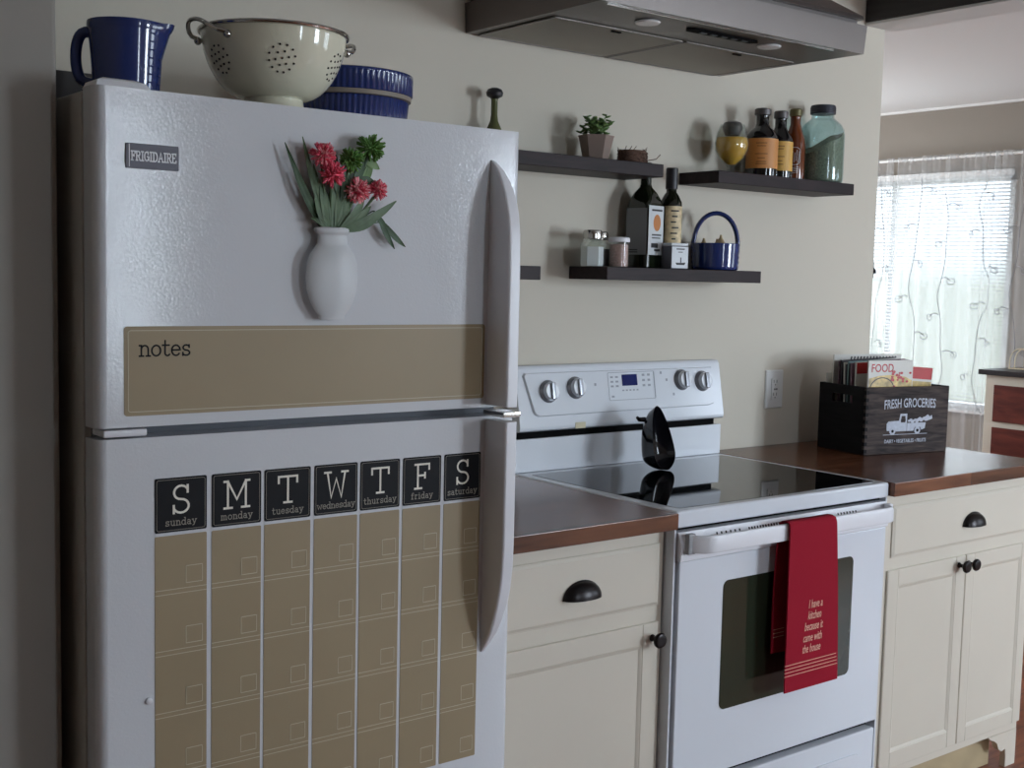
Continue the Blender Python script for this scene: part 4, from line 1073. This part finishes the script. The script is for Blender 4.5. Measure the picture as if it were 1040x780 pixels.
# square oil bottle
oc = Vector((.419, -.062, ZC)); rot = math.radians(10)
t = thing('oil_bottle', 'big square dark green oil bottle with a white label on the lower shelf', 'bottle', tuple(oc), 'oil bottles')
bm = nb(); secs = []
def sq(r, z, k):   # superellipse section
    out = []
    for i in range(32):
        a = 2*PI*i/32; ca, sa = math.cos(a), math.sin(a)
        e2 = 2/k; x = r*abs(ca)**e2*(1 if ca >= 0 else -1); y = r*abs(sa)**e2*(1 if sa >= 0 else -1)
        out.append(oc+Matrix.Rotation(rot, 3, 'Z') @ Vector((x, y, 0))+Vector((0, 0, z)))
    return out
for r, z, k in ((.034, 0, 6), (.0365, .003, 7), (.0365, .165, 7), (.035, .180, 5), (.027, .200, 3), (.017, .214, 2.2), (.0145, .222, 2), (.0140, .245, 2), (.0160, .247, 2), (.0160, .252, 2)):
    secs.append(sq(r, z, k))
loft(bm, secs); obj('bottle_body', bm, 'green_glass', t, ang=45)
bm = nb(); lathe(bm, [(.0150, .2522), (.0165, .253), (.0165, .276), (.014, .279)], c=tuple(oc), n=28); obj('cap', bm, 'dark_cap', t)
RM = Matrix.Rotation(rot, 3, 'Z')
def side_map(nx, ny):
    nv = Vector((nx, ny, 0)); tv = Vector((-ny, nx, 0))
    return lambda u, v, d=0: oc+RM @ (nv*(.0368+d)+tv*u)+Vector((0, 0, v))
fL = side_map(-1, 0); fR = side_map(0, -1)
bm = nb(); prism(bm, rrect(-.033, .033, .035, .158, .002), 0, .0006, fL); obj('side_label', bm, 'grey_label', t)
bm = nb(); prism(bm, rrect(-.033, .033, .035, .165, .002), 0, .0006, fR); lb = obj('front_label', bm, 'white_label', t)
bm = nb(); prism(bm, [(.016*math.cos(2*PI*i/24)+.004, .120+.022*math.sin(2*PI*i/24)) for i in range(24)], .0007, .001, fR); obj('orange_seal', bm, 'orange_print', lb)
bm = nb()
for (a, b, v, w_) in ((-.02, .026, .153, .005), (-.018, .024, .088, .004), (-.018, .020, .080, .003), (-.02, .010, .060, .012), (-.006, .02, .048, .006)): strip(bm, (a, v), (b, v), w_, fR, d=.0007)
obj('label_print', bm, 'dark_print', lb)
bm = nb()
for v in (.042, .048): strip(bm, (-.022, v), (.006, v), .003, fL, d=.0007)
obj('side_print', bm, 'dark_print', bpy.data.objects['side_label'])
# slim oil bottle
c5 = (.505, -.072, ZC)
t = bottle('oil_bottle', 'slim round oil bottle with a tall black cap beside the square one', c5, [(.029, 0), (.031, .003), (.031, .165), (.029, .180), (.020, .198), (.014, .206), (.0135, .214)], 'green_glass', [(.0155, .2142), (.0165, .216), (.0165, .268), (.015, .271)], 'dark_cap', group='oil bottles')
lb = curved_label(t, c5, .031, .02, .168, toward_cam(c5)+.35, .85, 'cream_label')
bm = nb(); f_ = on_cyl(c5, .031, toward_cam(c5)+.35)
for k in range(9): cstrip(bm, (-.010+.003*(k % 2), .155-k*.015), (.012-.004*(k % 3), .155-k*.015), .004, f_, d=.0004)
obj('label_print', bm, 'dark_print', lb)
# small tin
tcn = Vector((.478, -.118, ZC)); rt = math.radians(-12)
t = thing('spice_tin', 'small square white and grey tin in front of the oil bottles', 'tin', tuple(tcn))
T_ = Matrix.Translation(tcn) @ Matrix.Rotation(rt, 4, 'Z')
bm = nb(); box(bm, -.027, .027, -.027, .027, 0, .060, bev=.002, T=T_); tb = obj('tin_body', bm, 'tin_dark', t)
bm = nb(); box(bm, -.0265, .0265, -.0265, .0265, .0603, .068, bev=.002, T=T_); obj('lid', bm, 'tin_white', t)
def tin_map(u, v, d=0): return T_ @ Vector((u, -.0272-d, v))
bm = nb(); prism(bm, rrect(-.0255, .0255, .002, .058, .001), 0, .0006, tin_map); fl = obj('white_face', bm, 'tin_white', t)
bm = nb()
strip(bm, (-.012, .052), (.014, .052), .003, tin_map, d=.0007); strip(bm, (-.006, .044), (.008, .044), .002, tin_map, d=.0007)
prism(bm, [(-.014, .016), (-.010, .010), (.014, .010), (.018, .017), (.004, .016), (.004, .030), (.001, .030), (.001, .016)], .0007, .001, tin_map)
obj('ship_print', bm, 'dark_print', fl)
# blue ceramic basket
cb_ = (.674, -.082, ZC)
t = thing('ceramic_basket', 'cobalt blue ceramic basket with an arched handle on the lower shelf', 'basket', cb_)
bm = nb(); lathe(bm, [(.060, 0), (.064, .003), (.066, .010), (.0645, .014), (.067, .022), (.0655, .028), (.0675, .036), (.066, .042), (.068, .052), (.0675, .066), (.069, .070), (.068, .074), (.064, .073), (.062, .06), (.058, .008)], c=cb_, n=56); obj('basket_body', bm, 'blue', t, ang=60)
bm = nb(); vv = Vector((.79, -.61, 0)).normalized(); pts = []
for i in range(21):
    a = PI*i/20; pts.append(Vector(cb_)+vv*(.062*math.cos(a))+Vector((0, 0, .060+.098*math.sin(a)**.85)))
secs = []
for i, p in enumerate(pts):
    tn = (pts[min(i+1, 20)]-pts[max(i-1, 0)]).normalized(); sv = Vector((-vv.y, vv.x, 0)); nn = tn.cross(sv)
    secs.append([p+sv*(.0115*math.cos(2*PI*k/12))+nn*(.0068*math.sin(2*PI*k/12)) for k in range(12)])
loft(bm, secs); obj('handle', bm, 'blue', t, ang=60)
for k, (dx, dy, r) in enumerate(((.004, -.016, .030), (-.024, .022, .024), (.028, .020, .024))):
    bm = nb(); c_ = (cb_[0]+dx, cb_[1]+dy, ZC+.050)
    lathe(bm, [(.006, -r*.8), (r*.8, -r*.55), (r, 0), (r*.85, r*.55), (r*.35, r*.95), (.004, r*1.35), (.003, r*1.6)], c=c_, n=20)
    g_ = obj('garlic_bulb', bm, 'garlic', None)
    tag(g_, ['tan garlic bulb showing above the rim of the blue basket', 'tan garlic bulb at the back left inside the blue basket', 'tan garlic bulb at the back right inside the blue basket'][k], 'garlic', 'garlic in the blue basket')

# ================================================================== RANGE HOOD
hd_ = thing('range_hood', 'stainless steel chimney range hood above the range', 'range hood', (.307, -.25, 1.989))
HX0, HX1, HF, HZ = -.1366, .7508, -.4932, 1.989
bm = nb()
def ringrect(x0, x1, y0, y1, z): return [Vector((x0, y0, z)), Vector((x1, y0, z)), Vector((x1, y1, z)), Vector((x0, y1, z))]
loft(bm, [ringrect(HX0, HX1, HF, -.001, HZ), ringrect(HX0-.004, HX1+.004, HF-.004, -.001, HZ+.070)])
obj('lip', bm, 'steel', hd_, smooth=False)
bm = nb(); loft(bm, [ringrect(HX0+.014, HX1-.014, HF+.014, -.001, HZ+.0705), ringrect(HX0+.014, HX1-.014, HF+.014, -.001, HZ+.084)]); obj('shadow_gap', bm, 'steel_dark', hd_, smooth=False)
bm = nb(); loft(bm, [ringrect(HX0+.002, HX1-.002, HF+.002, -.001, HZ+.0845), ringrect(HX0+.004, HX1-.004, HF+.004, -.001, HZ+.094), ringrect(.16, .455, -.29, -.001, 2.24)]); obj('canopy', bm, 'steel', hd_, smooth=False)
bx('chimney', 'steel', hd_, .165, .45, -.285, -.001, 2.2405, 2.4595)
HM = lambda u, v, d=0: Vector((u, v, HZ-d))
for (a, b) in ((-.105, .300), (.312, .715)):
    bm = nb(); prism(bm, rrect(a, b, -.300, -.012, .004), .0003, .003, HM); f_ = obj('grease_filter', bm, 'filter', hd_)
    bm = nb(); outline(bm, rrect(a, b, -.300, -.012, .004), .007, HM, d=.0025, t=.0015); obj('filter_frame', bm, 'steel', f_)
    bm = nb(); prism(bm, rrect((a+b)/2-.015, (a+b)/2+.015, -.285, -.277, .003), .003, .006, HM); obj('filter_latch', bm, 'black', f_)
bm = nb(); prism(bm, [(.195, -.415), (.210, -.428), (.425, -.428), (.440, -.415), (.425, -.398), (.210, -.398)], .0003, .004, HM); cp_ = obj('control_panel', bm, 'black', hd_)
bm = nb()
for k in range(5): prism(bm, rrect(.24+k*.035, .262+k*.035, -.418, -.408, .002), .004, .006, HM)
obj('buttons', bm, 'dark_cap', cp_)
for lx in (.082, .495):
    bm = nb(); lathe(bm, [(.028, 0), (.030, -.002), (.027, -.005), (.010, -.006)], c=(lx, -.403, HZ-.0003), n=28); lo = obj('hood_lamp', bm, 'lamp_glass', hd_)
bm = nb(); strip(bm, (HX0+.03, HF+.018), (HX1-.1, HF+.018), .004, HM, d=.0003, t=.002)
obj('front_seam', bm, 'chrome', hd_)

# ================================================================== OUTLET, WALL HOOK
t = thing('wall_outlet', 'white electrical outlet on the wall left of the crate', 'outlet', (1.0405, -.001, 1.083))
bm = nb(); loft(bm, [[XZ(0)(u, v, .0005) for u, v in rrect(1.001, 1.080, 1.025, 1.142, .003)], [XZ(0)(u, v, .003) for u, v in rrect(1.001, 1.080, 1.025, 1.142, .003)], [XZ(0)(u, v, .006) for u, v in rrect(1.004, 1.077, 1.028, 1.139, .003)]]); obj('cover_plate', bm, 'outlet', t, ang=20)
bm = nb(); prism(bm, rrect(1.024, 1.057, 1.050, 1.117, .002), .006, .0085, XZ(0)); fc = obj('receptacle', bm, 'outlet', t)
bm = nb()
for zc in (1.064, 1.103):
    for u in (1.033, 1.046): prism(bm, rrect(u-.0012, u+.0012, zc, zc+.009, .0005), .0086, .0089, XZ(0))
    prism(bm, rrect(1.038, 1.042, zc-.008, zc-.004, .0015), .0086, .0089, XZ(0))
for u in (1.034, 1.043): prism(bm, rrect(u, u+.006, 1.081, 1.086, .001), .0086, .0095, XZ(0))
obj('slots', bm, 'outlet_grey', fc)
bm = nb(); box(bm, 1.5125, 1.520, .004, .030, 1.43, 1.485, bev=.002); tube(bm, [(1.518, .010, 1.465), (1.526, .006, 1.455), (1.527, .005, 1.445)], .004, n=8)
tag(obj('wall_hook', bm, 'dark_cap', None), 'small dark hook on the end of the cream wall beside the curtain', 'hook')

# ================================================================== CRATE AND MAGAZINES
K0 = Vector((1.101, -.296, .9122)); KR = math.radians(-12.1)
KT = Matrix.Translation(K0) @ Matrix.Rotation(KR, 4, 'Z')
KW, KD, KH, KP = .320, .208, .198, .010
ck = thing('wooden_crate', 'dark wooden crate printed with a truck on the right countertop', 'crate', tuple(K0))
bm = nb(); box(bm, 0, KW, 0, KP, 0, KH, bev=.0012, seg=1, T=KT); kf = obj('front_panel', bm, 'crate', ck, label='weathered grey-brown printed front')
bm = nb(); box(bm, 0, KW, KD-KP, KD, 0, KH, bev=.0012, seg=1, T=KT); obj('back_panel', bm, 'crate_side', ck)
for a, hole in ((0, True), (KW-KP, False)):
    bm = nb(); y0, y1 = KP+.0002, KD-KP-.0002
    h0, h1, v0, v1 = KD/2-.045, KD/2+.045, KH-.052, KH-.028
    for s in ((y0, h0, 0, KH), (h1, y1, 0, KH), (h0, h1, 0, v0), (h0, h1, v1, KH)): box(bm, a, a+KP, *s, T=KT)
    obj('side_panel', bm, 'crate_side', ck, smooth=False, label='side with a hand slot, shade painted near-black')
bm = nb(); box(bm, KP, KW-KP, KP, KD-KP, .002, .010, T=KT); obj('bottom_panel', bm, 'crate_side', ck)
bm = nb()
for k in range(9): box(bm, -.0012, .009, -.0008, .0105, .006+k*.0215, .0165+k*.0215, T=KT)
obj('finger_joints', bm, 'crate_side', kf)
KM = lambda u, v, d=0: KT @ Vector((u, -d, v))
def archtext(u, v, d): # slight arch
    x = u; return KM(.168+x, .134+v*(1+.0)-.35*x*x*1.2+.0035+v*0, d)
obj('lettering', text_bm('FRESH GROCERIES', .038, archtext, sx=.64, d=.0005, bold=.012), 'crate_print', kf)
obj('small_lettering', text_bm('DAIRY \u2022 VEGETABLES \u2022 FRUITS', .0150, lambda u, v, d: KM(.155+u, .033+v, d), sx=.80, d=.0005, bold=.012), 'crate_print', kf)
# truck silhouette
bm = nb(); TU = lambda x, y: (.078+x*.160, .058+y*.108)
def poly(P, d=.0005): prism(bm, [TU(*p) for p in P], d, d+.0004, KM)
poly([(.02, .14), (.02, .30), (.06, .36), (.30, .37), (.30, .08), (.22, .08), (.20, .17), (.12, .17), (.09, .10), (.03, .10)])
poly([(.30, .08), (.30, .37), (.35, .37), (.36, .32), (.46, .32), (.47, .37), (.50, .37), (.50, .08)])
poly([(.31, .37), (.34, .56), (.50, .56), (.50, .37), (.47, .37), (.46, .50), (.37, .50), (.35, .37)])
poly([(.51, .08), (.51, .30), (.96, .30), (.94, .14), (.86, .10), (.83, .18), (.70, .18), (.66, .08)])
for cx_ in (.16, .76):
    rr = .072
    prism(bm, [TU(cx_+rr*math.cos(2*PI*i/20), .09+1.4*rr*math.sin(2*PI*i/20)) for i in range(20)], .0009, .0013, KM)
rnd = random.Random(4)
for i in range(13):
    cx_ = .56+.036*i; cy_ = .36+.03*math.sin(i*2.1)+(.05*i/13 if i > 5 else 0); rr = .035+.012*rnd.random()
    prism(bm, [TU(cx_+rr*math.cos(2*PI*k/9), cy_+.9*rr*math.sin(2*PI*k/9)) for k in range(9)], .0005+.00002*i, .0009+.00002*i, KM)
poly([(.88, .40), (1.0, .52), (1.06, .46), (1.10, .50), (1.12, .40), (.98, .34)])
poly([(-.06, -.012), (-.06, .002), (1.0, .002), (1.0, -.012)])
obj('truck_print', bm, 'crate_print', kf)
bm = nb()
for cx_ in (.16, .76): prism(bm, [TU(cx_+.03*math.cos(2*PI*i/16), .09+.042*math.sin(2*PI*i/16)) for i in range(16)], .0014, .0017, KM)
obj('wheel_hubs', bm, 'crate_side', kf)

def mag(label, u0, v0, yaw, lean, W_, H_, cover, th=.005, tilt=0.0, up=0.0):
    """magazine standing in the crate; local x across, z up, spine at the left"""
    Tm = KT @ Matrix.Translation((u0, v0, .0105+up)) @ Matrix.Rotation(math.radians(yaw), 4, 'Z') @ Matrix.Rotation(math.radians(lean), 4, 'X') @ Matrix.Rotation(math.radians(tilt), 4, 'Y')
    t = thing('magazine', label, 'magazine', tuple(Tm.translation), 'magazines in the crate')
    bm = nb(); box(bm, .001, W_, .0006, th-.0006, 0, H_, T=Tm); obj('pages', bm, 'paper', t, smooth=False)
    bm = nb(); box(bm, 0, W_+.001, 0, .0006, 0, H_+.0005, T=Tm); box(bm, 0, W_+.001, th-.0006, th, 0, H_+.0005, T=Tm); box(bm, -.0006, 0, 0, th, 0, H_+.0005, T=Tm)
    cv = obj('cover', bm, cover, t, smooth=False)
    return t, cv, (lambda u, v, d=0: Tm @ Vector((u, -d, v)))
# all stand upright, covers facing the printed front; spines show at the left
t, cv, f_ = mag('tallest magazine with a black striped masthead at the back of the crate', .022, .176, 0, 1, .262, .272, 'paper')
bm = nb()
for k in range(15): strip(bm, (.060+k*.0125, .246), (.066+k*.0125, .266), .0055, f_, d=.0003)
strip(bm, (.05, .242), (.255, .242), .003, f_, d=.0003); obj('masthead', bm, 'mag_black', cv)
t, cv, f_ = mag('mottled grey-green magazine in front of the tallest one', .034, .160, 0, 1, .262, .256, 'mag_grey')
stack = [('mauve magazine fourth from the back, spine at the left', 'mag_mauve', .147, .254), ('black magazine in the middle of the row, spine at the left', 'mag_black', .134, .258),
         ('pale magazine in the middle of the row beside the black one', 'paper', .120, .252), ('teal-grey magazine nearer the front of the row', 'mag_teal', .106, .256),
         ('thin black magazine just behind the teal-grey one', 'mag_black', .113, .247), ('mottled mauve magazine third from the front of the row', 'mag_mauve', .090, .252),
         ('white magazine with a red corner second from the front', 'paper', .073, .256)]
for k, (lb, m, v, hh) in enumerate(stack):
    t, cv, f_ = mag(lb, .024+.003*(k % 3), v, 0, 1.0, .205, hh, m, tilt=-1.5-(k % 3))
    bm = nb()
    if k == 6: prism(bm, [(.002, .222), (.060, .222), (.060, .2550), (.002, .2550)], .0003, .0006, f_); obj('corner_block', bm, 'mag_red', cv)
    elif k == 0:
        for j_ in range(4): strip(bm, (-.0008, .20), (-.0008, .24), .001, f_, d=-.001)
        strip(bm, (.02, .235), (.16, .235), .012, f_, d=.0003); obj('masthead', bm, 'paper', cv)
    else: bm.free()
t, cv, f_ = mag('red-topped magazine slanting out at the right behind the FOOD magazine', .094, .050, 0, 1, .185, .238, 'paper', tilt=4, up=.0135)
bm = nb(); prism(bm, [(.002, .202), (.184, .202), (.184, .2375), (.002, .2375)], .0003, .0006, f_); obj('masthead', bm, 'mag_red', cv)
bm = nb(); prism(bm, [(.002, .05), (.184, .05), (.184, .195), (.002, .195)], .0003, .0006, f_); obj('cover_photo', bm, 'mag_food', cv)
t, cv, f_ = mag('white magazine with red FOOD masthead nearest the printed front', .020, .018, 0, 0, .168, .264, 'paper')
bm = text_bm('FOOD', .034, lambda u, v, d: f_(.052+u, .231+v, d), sx=.88, d=.0004, bold=.012); obj('masthead', bm, 'mag_red', cv)
bm = nb(); prism(bm, [(.002, .06), (.166, .06), (.166, .205), (.14, .216), (.09, .222), (.04, .220), (.002, .212)], .0003, .0007, f_); ph = obj('cover_photo', bm, 'mag_food', cv)
bm = nb()
rnd = random.Random(12)
for n_ in range(26):
    cx_ = rnd.uniform(.088, .160); cz_ = .150+.080*rnd.random()+(cx_-.09)*.35; rr = rnd.uniform(.004, .0075)
    cz_ = min(cz_, .250)
    prism(bm, [(cx_+rr*math.cos(2*PI*k/7+n_), cz_+rr*.7*math.sin(2*PI*k/7+n_)) for k in range(7)], .0008+n_*.00001, .0011+n_*.00001, f_)
obj('red_fruit_print', bm, 'mag_red', ph)
bm = nb(); outline(bm, [(.052+.046*math.cos(t_*.2), .178+.036*math.sin(t_*.2)) for t_ in range(0, 32)], .003, f_, d=.0009, t=.0003); obj('plate_print', bm, 'mag_black', ph)
t, cv, f_ = mag('short pale booklet at the back left corner of the crate', .012, .190, 0, 0, .045, .215, 'paper', th=.004)

# ================================================================== DINING AREA
# venetian blind
bl = thing('venetian_blind', 'white venetian blind across the dining window', 'blind', (4.60, 2.14, .66))
bm = nb(); zz = .70
while zz < 2.035:
    box(bm, -.0125, .0125, 1.345, 2.940, -.0004, .0004, T=Matrix.Translation((4.590, 0, zz)) @ Matrix.Rotation(math.radians(20), 4, 'Y'))
    zz += .0215
obj('slats', bm, 'blind', bl, smooth=False)
bx('head_rail', 'trimwhite', bl, 4.572, 4.608, 1.343, 2.942, 2.040, 2.075, bev=.003)
bx('bottom_rail', 'trimwhite', bl, 4.580, 4.602, 1.345, 2.940, .672, .688, bev=.003)
bm = nb()
for y in (1.50, 2.14, 2.78):
    for dx in (-.013, .013): tube(bm, [(4.590+dx, y, .68), (4.590+dx, y, 2.045)], .0012, n=5)
obj('cords', bm, 'trimwhite', bl)
# curtain rod + sheers
rd = thing('curtain_rod', 'thin white curtain rod above the dining window', 'curtain rod', (4.53, 2.1, 2.155))
bm = nb(); tube(bm, [(4.530, 1.10, 2.155), (4.530, 3.15, 2.155)], .008, n=12); obj('rod', bm, 'trimwhite', rd)
for y in (1.12, 3.12):
    bm = nb(); tube(bm, [(4.530, y, 2.155), (4.6135, y, 2.155)], .006, n=8); obj('bracket', bm, 'trimwhite', rd)
    bm = nb(); bmesh.ops.create_uvsphere(bm, u_segments=14, v_segments=8, radius=.014, matrix=Matrix.Translation((4.530, 1.095 if y < 2 else 3.155, 2.155))); obj('finial', bm, 'trimwhite', rd)
def curtain(label, y0, y1, seed, bunch=None):
    rnd = random.Random(seed); ph = [rnd.uniform(0, 6) for _ in range(4)]
    def X(y, z):
        k = (2.15-z)/1.8
        s = (y-y0)/(y1-y0)
        f = .012*math.sin(y*38+ph[0])+.008*math.sin(y*71+ph[1]+k)+.010*k*math.sin(y*17+ph[2]+k*1.5)
        f += .004*math.sin(y*160+ph[3])*(1-min(1, k*3))
        if bunch: f += .02*math.exp(-((y-bunch)/.05)**2)*math.sin(y*120)
        return 4.522+f
    t = thing('sheer_curtain', label, 'curtain', (4.522, (y0+y1)/2, .36), 'sheer curtains')
    bm = nb(); ny = int((y1-y0)*160); nz = 26; vs = []
    for j in range(nz+1):
        z = 2.172-(2.172-.36)*j/nz
        vs.append([bm.verts.new((X(y0+(y1-y0)*i/ny, z), y0+(y1-y0)*i/ny+.0, z)) for i in range(ny+1)])
    for j in range(nz):
        for i in range(ny): bm.faces.new((vs[j][i], vs[j][i+1], vs[j+1][i+1], vs[j+1][i]))
    pc = obj('sheer_panel', bm, 'sheer', t, ang=180)
    bm = nb()
    def vine(yc, zt, zb, amp, fr):
        pts = []
        for k in range(60):
            z = zt+(zb-zt)*k/59; y = yc+amp*math.sin(z*fr+yc*9)+.3*amp*math.sin(z*fr*2.3)
            y = max(y0+.004, min(y1-.004, y)); pts.append((X(y, z)-.002, y, z))
        tube(bm, pts, .0022, n=4)
        for k in range(3, 57, 9):
            z = zt+(zb-zt)*k/59; y = yc+amp*math.sin(z*fr+yc*9)+.3*amp*math.sin(z*fr*2.3); s = 1 if (k//9) % 2 else -1
            P = []
            for q_ in range(9):
                yy = y+s*(.012+.055*q_/8); zq = z+.055*(q_/8)-.05*(q_/8)**2*1.4
                yy = max(y0+.004, min(y1-.004, yy)); P.append((X(yy, zq)-.002, yy, zq))
            tube(bm, P, .0022, n=4)
            yy, zq = P[-1][1], P[-1][2]
            P = []
            for q_ in range(12):
                a = 2*PI*q_/12; y2 = max(y0+.004, min(y1-.004, yy+.018*math.cos(a))); z2 = zq+.018*math.sin(a)
                P.append((X(y2, z2)-.002, y2, z2))
            tube(bm, P, .0020, n=4, closed=True)
    k = 0
    yy = y0+.08
    while yy < y1-.04:
        vine(yy, 2.05-.05*(k % 3), .55+.1*(k % 2), .030, 6.5+k % 3); yy += .20+.05*(k % 2); k += 1
    obj('embroidered_vines', bm, 'embroidery', pc)
    return t
curtain('white sheer curtain with embroidered vines across the right half of the window', 1.175, 2.06, 5, bunch=1.42)
curtain('white sheer curtain with embroidered vines at the wall end of the window', 2.075, 3.08, 8)
# dresser
dz = thing('dresser', 'cream dresser with red-brown drawers and dark top by the curtains', 'dresser', (4.32, .72, 0))
DX0, DX1, DY0, DY1, DT = 4.12, 4.49, .10, 1.155, .945
bx('dresser_top', 'dresser_top', dz, DX0-.03, DX1, DY0-.03, DY1+.03, DT, DT+.028, bev=.004)
bx('body', 'dresser_frame', dz, DX0, DX1, DY0, DY1, .10, DT-.0005, bev=.003)
for yv in (DY0+.03, DY1-.03):
    for xv in (DX0+.03, DX1-.03):
        bm = nb(); box(bm, xv-.025, xv+.025, yv-.025, yv+.025, 0, .0995, bev=.003); obj('leg', bm, 'dresser_frame', dz)
for z0, z1 in ((.70, .895), (.45, .67), (.17, .42)):
    for y0, y1 in ((.66, DY1-.055), (DY0+.05, .62)):
        bm = nb(); box(bm, DX0-.012, DX0-.0005, y0, y1, z0, z1, bev=.003); dw = obj('drawer', bm, 'dresser_front', dz)
        bm = nb(); lathe(bm, [(.006, 0), (.006, .012), (.014, .018), (.012, .024)], n=16)
        for v in bm.verts: v.co = Vector((DX0-.0125-v.co.z, (y0+y1)/2+v.co.x, (z0+z1)/2+v.co.y))
        obj('knob', bm, 'bronze', dw)
wh = thing('napkin_holder', 'pale bent-wire holder on the dark dresser top at the picture edge', 'napkin holder', (4.30, 1.06, DT+.0285))
bm = nb(); box(bm, 4.27, 4.33, .99, 1.12, DT+.0285, DT+.034, bev=.001); obj('base', bm, 'decal_line', wh)
for xx in (4.275, 4.325):
    bm = nb(); tube(bm, [(xx, 1.055+.06*math.cos(PI*i/20), DT+.034+.105*math.sin(PI*i/20)**.6) for i in range(21)], .0035, n=8); obj('wire_arch', bm, 'decal_line', wh)
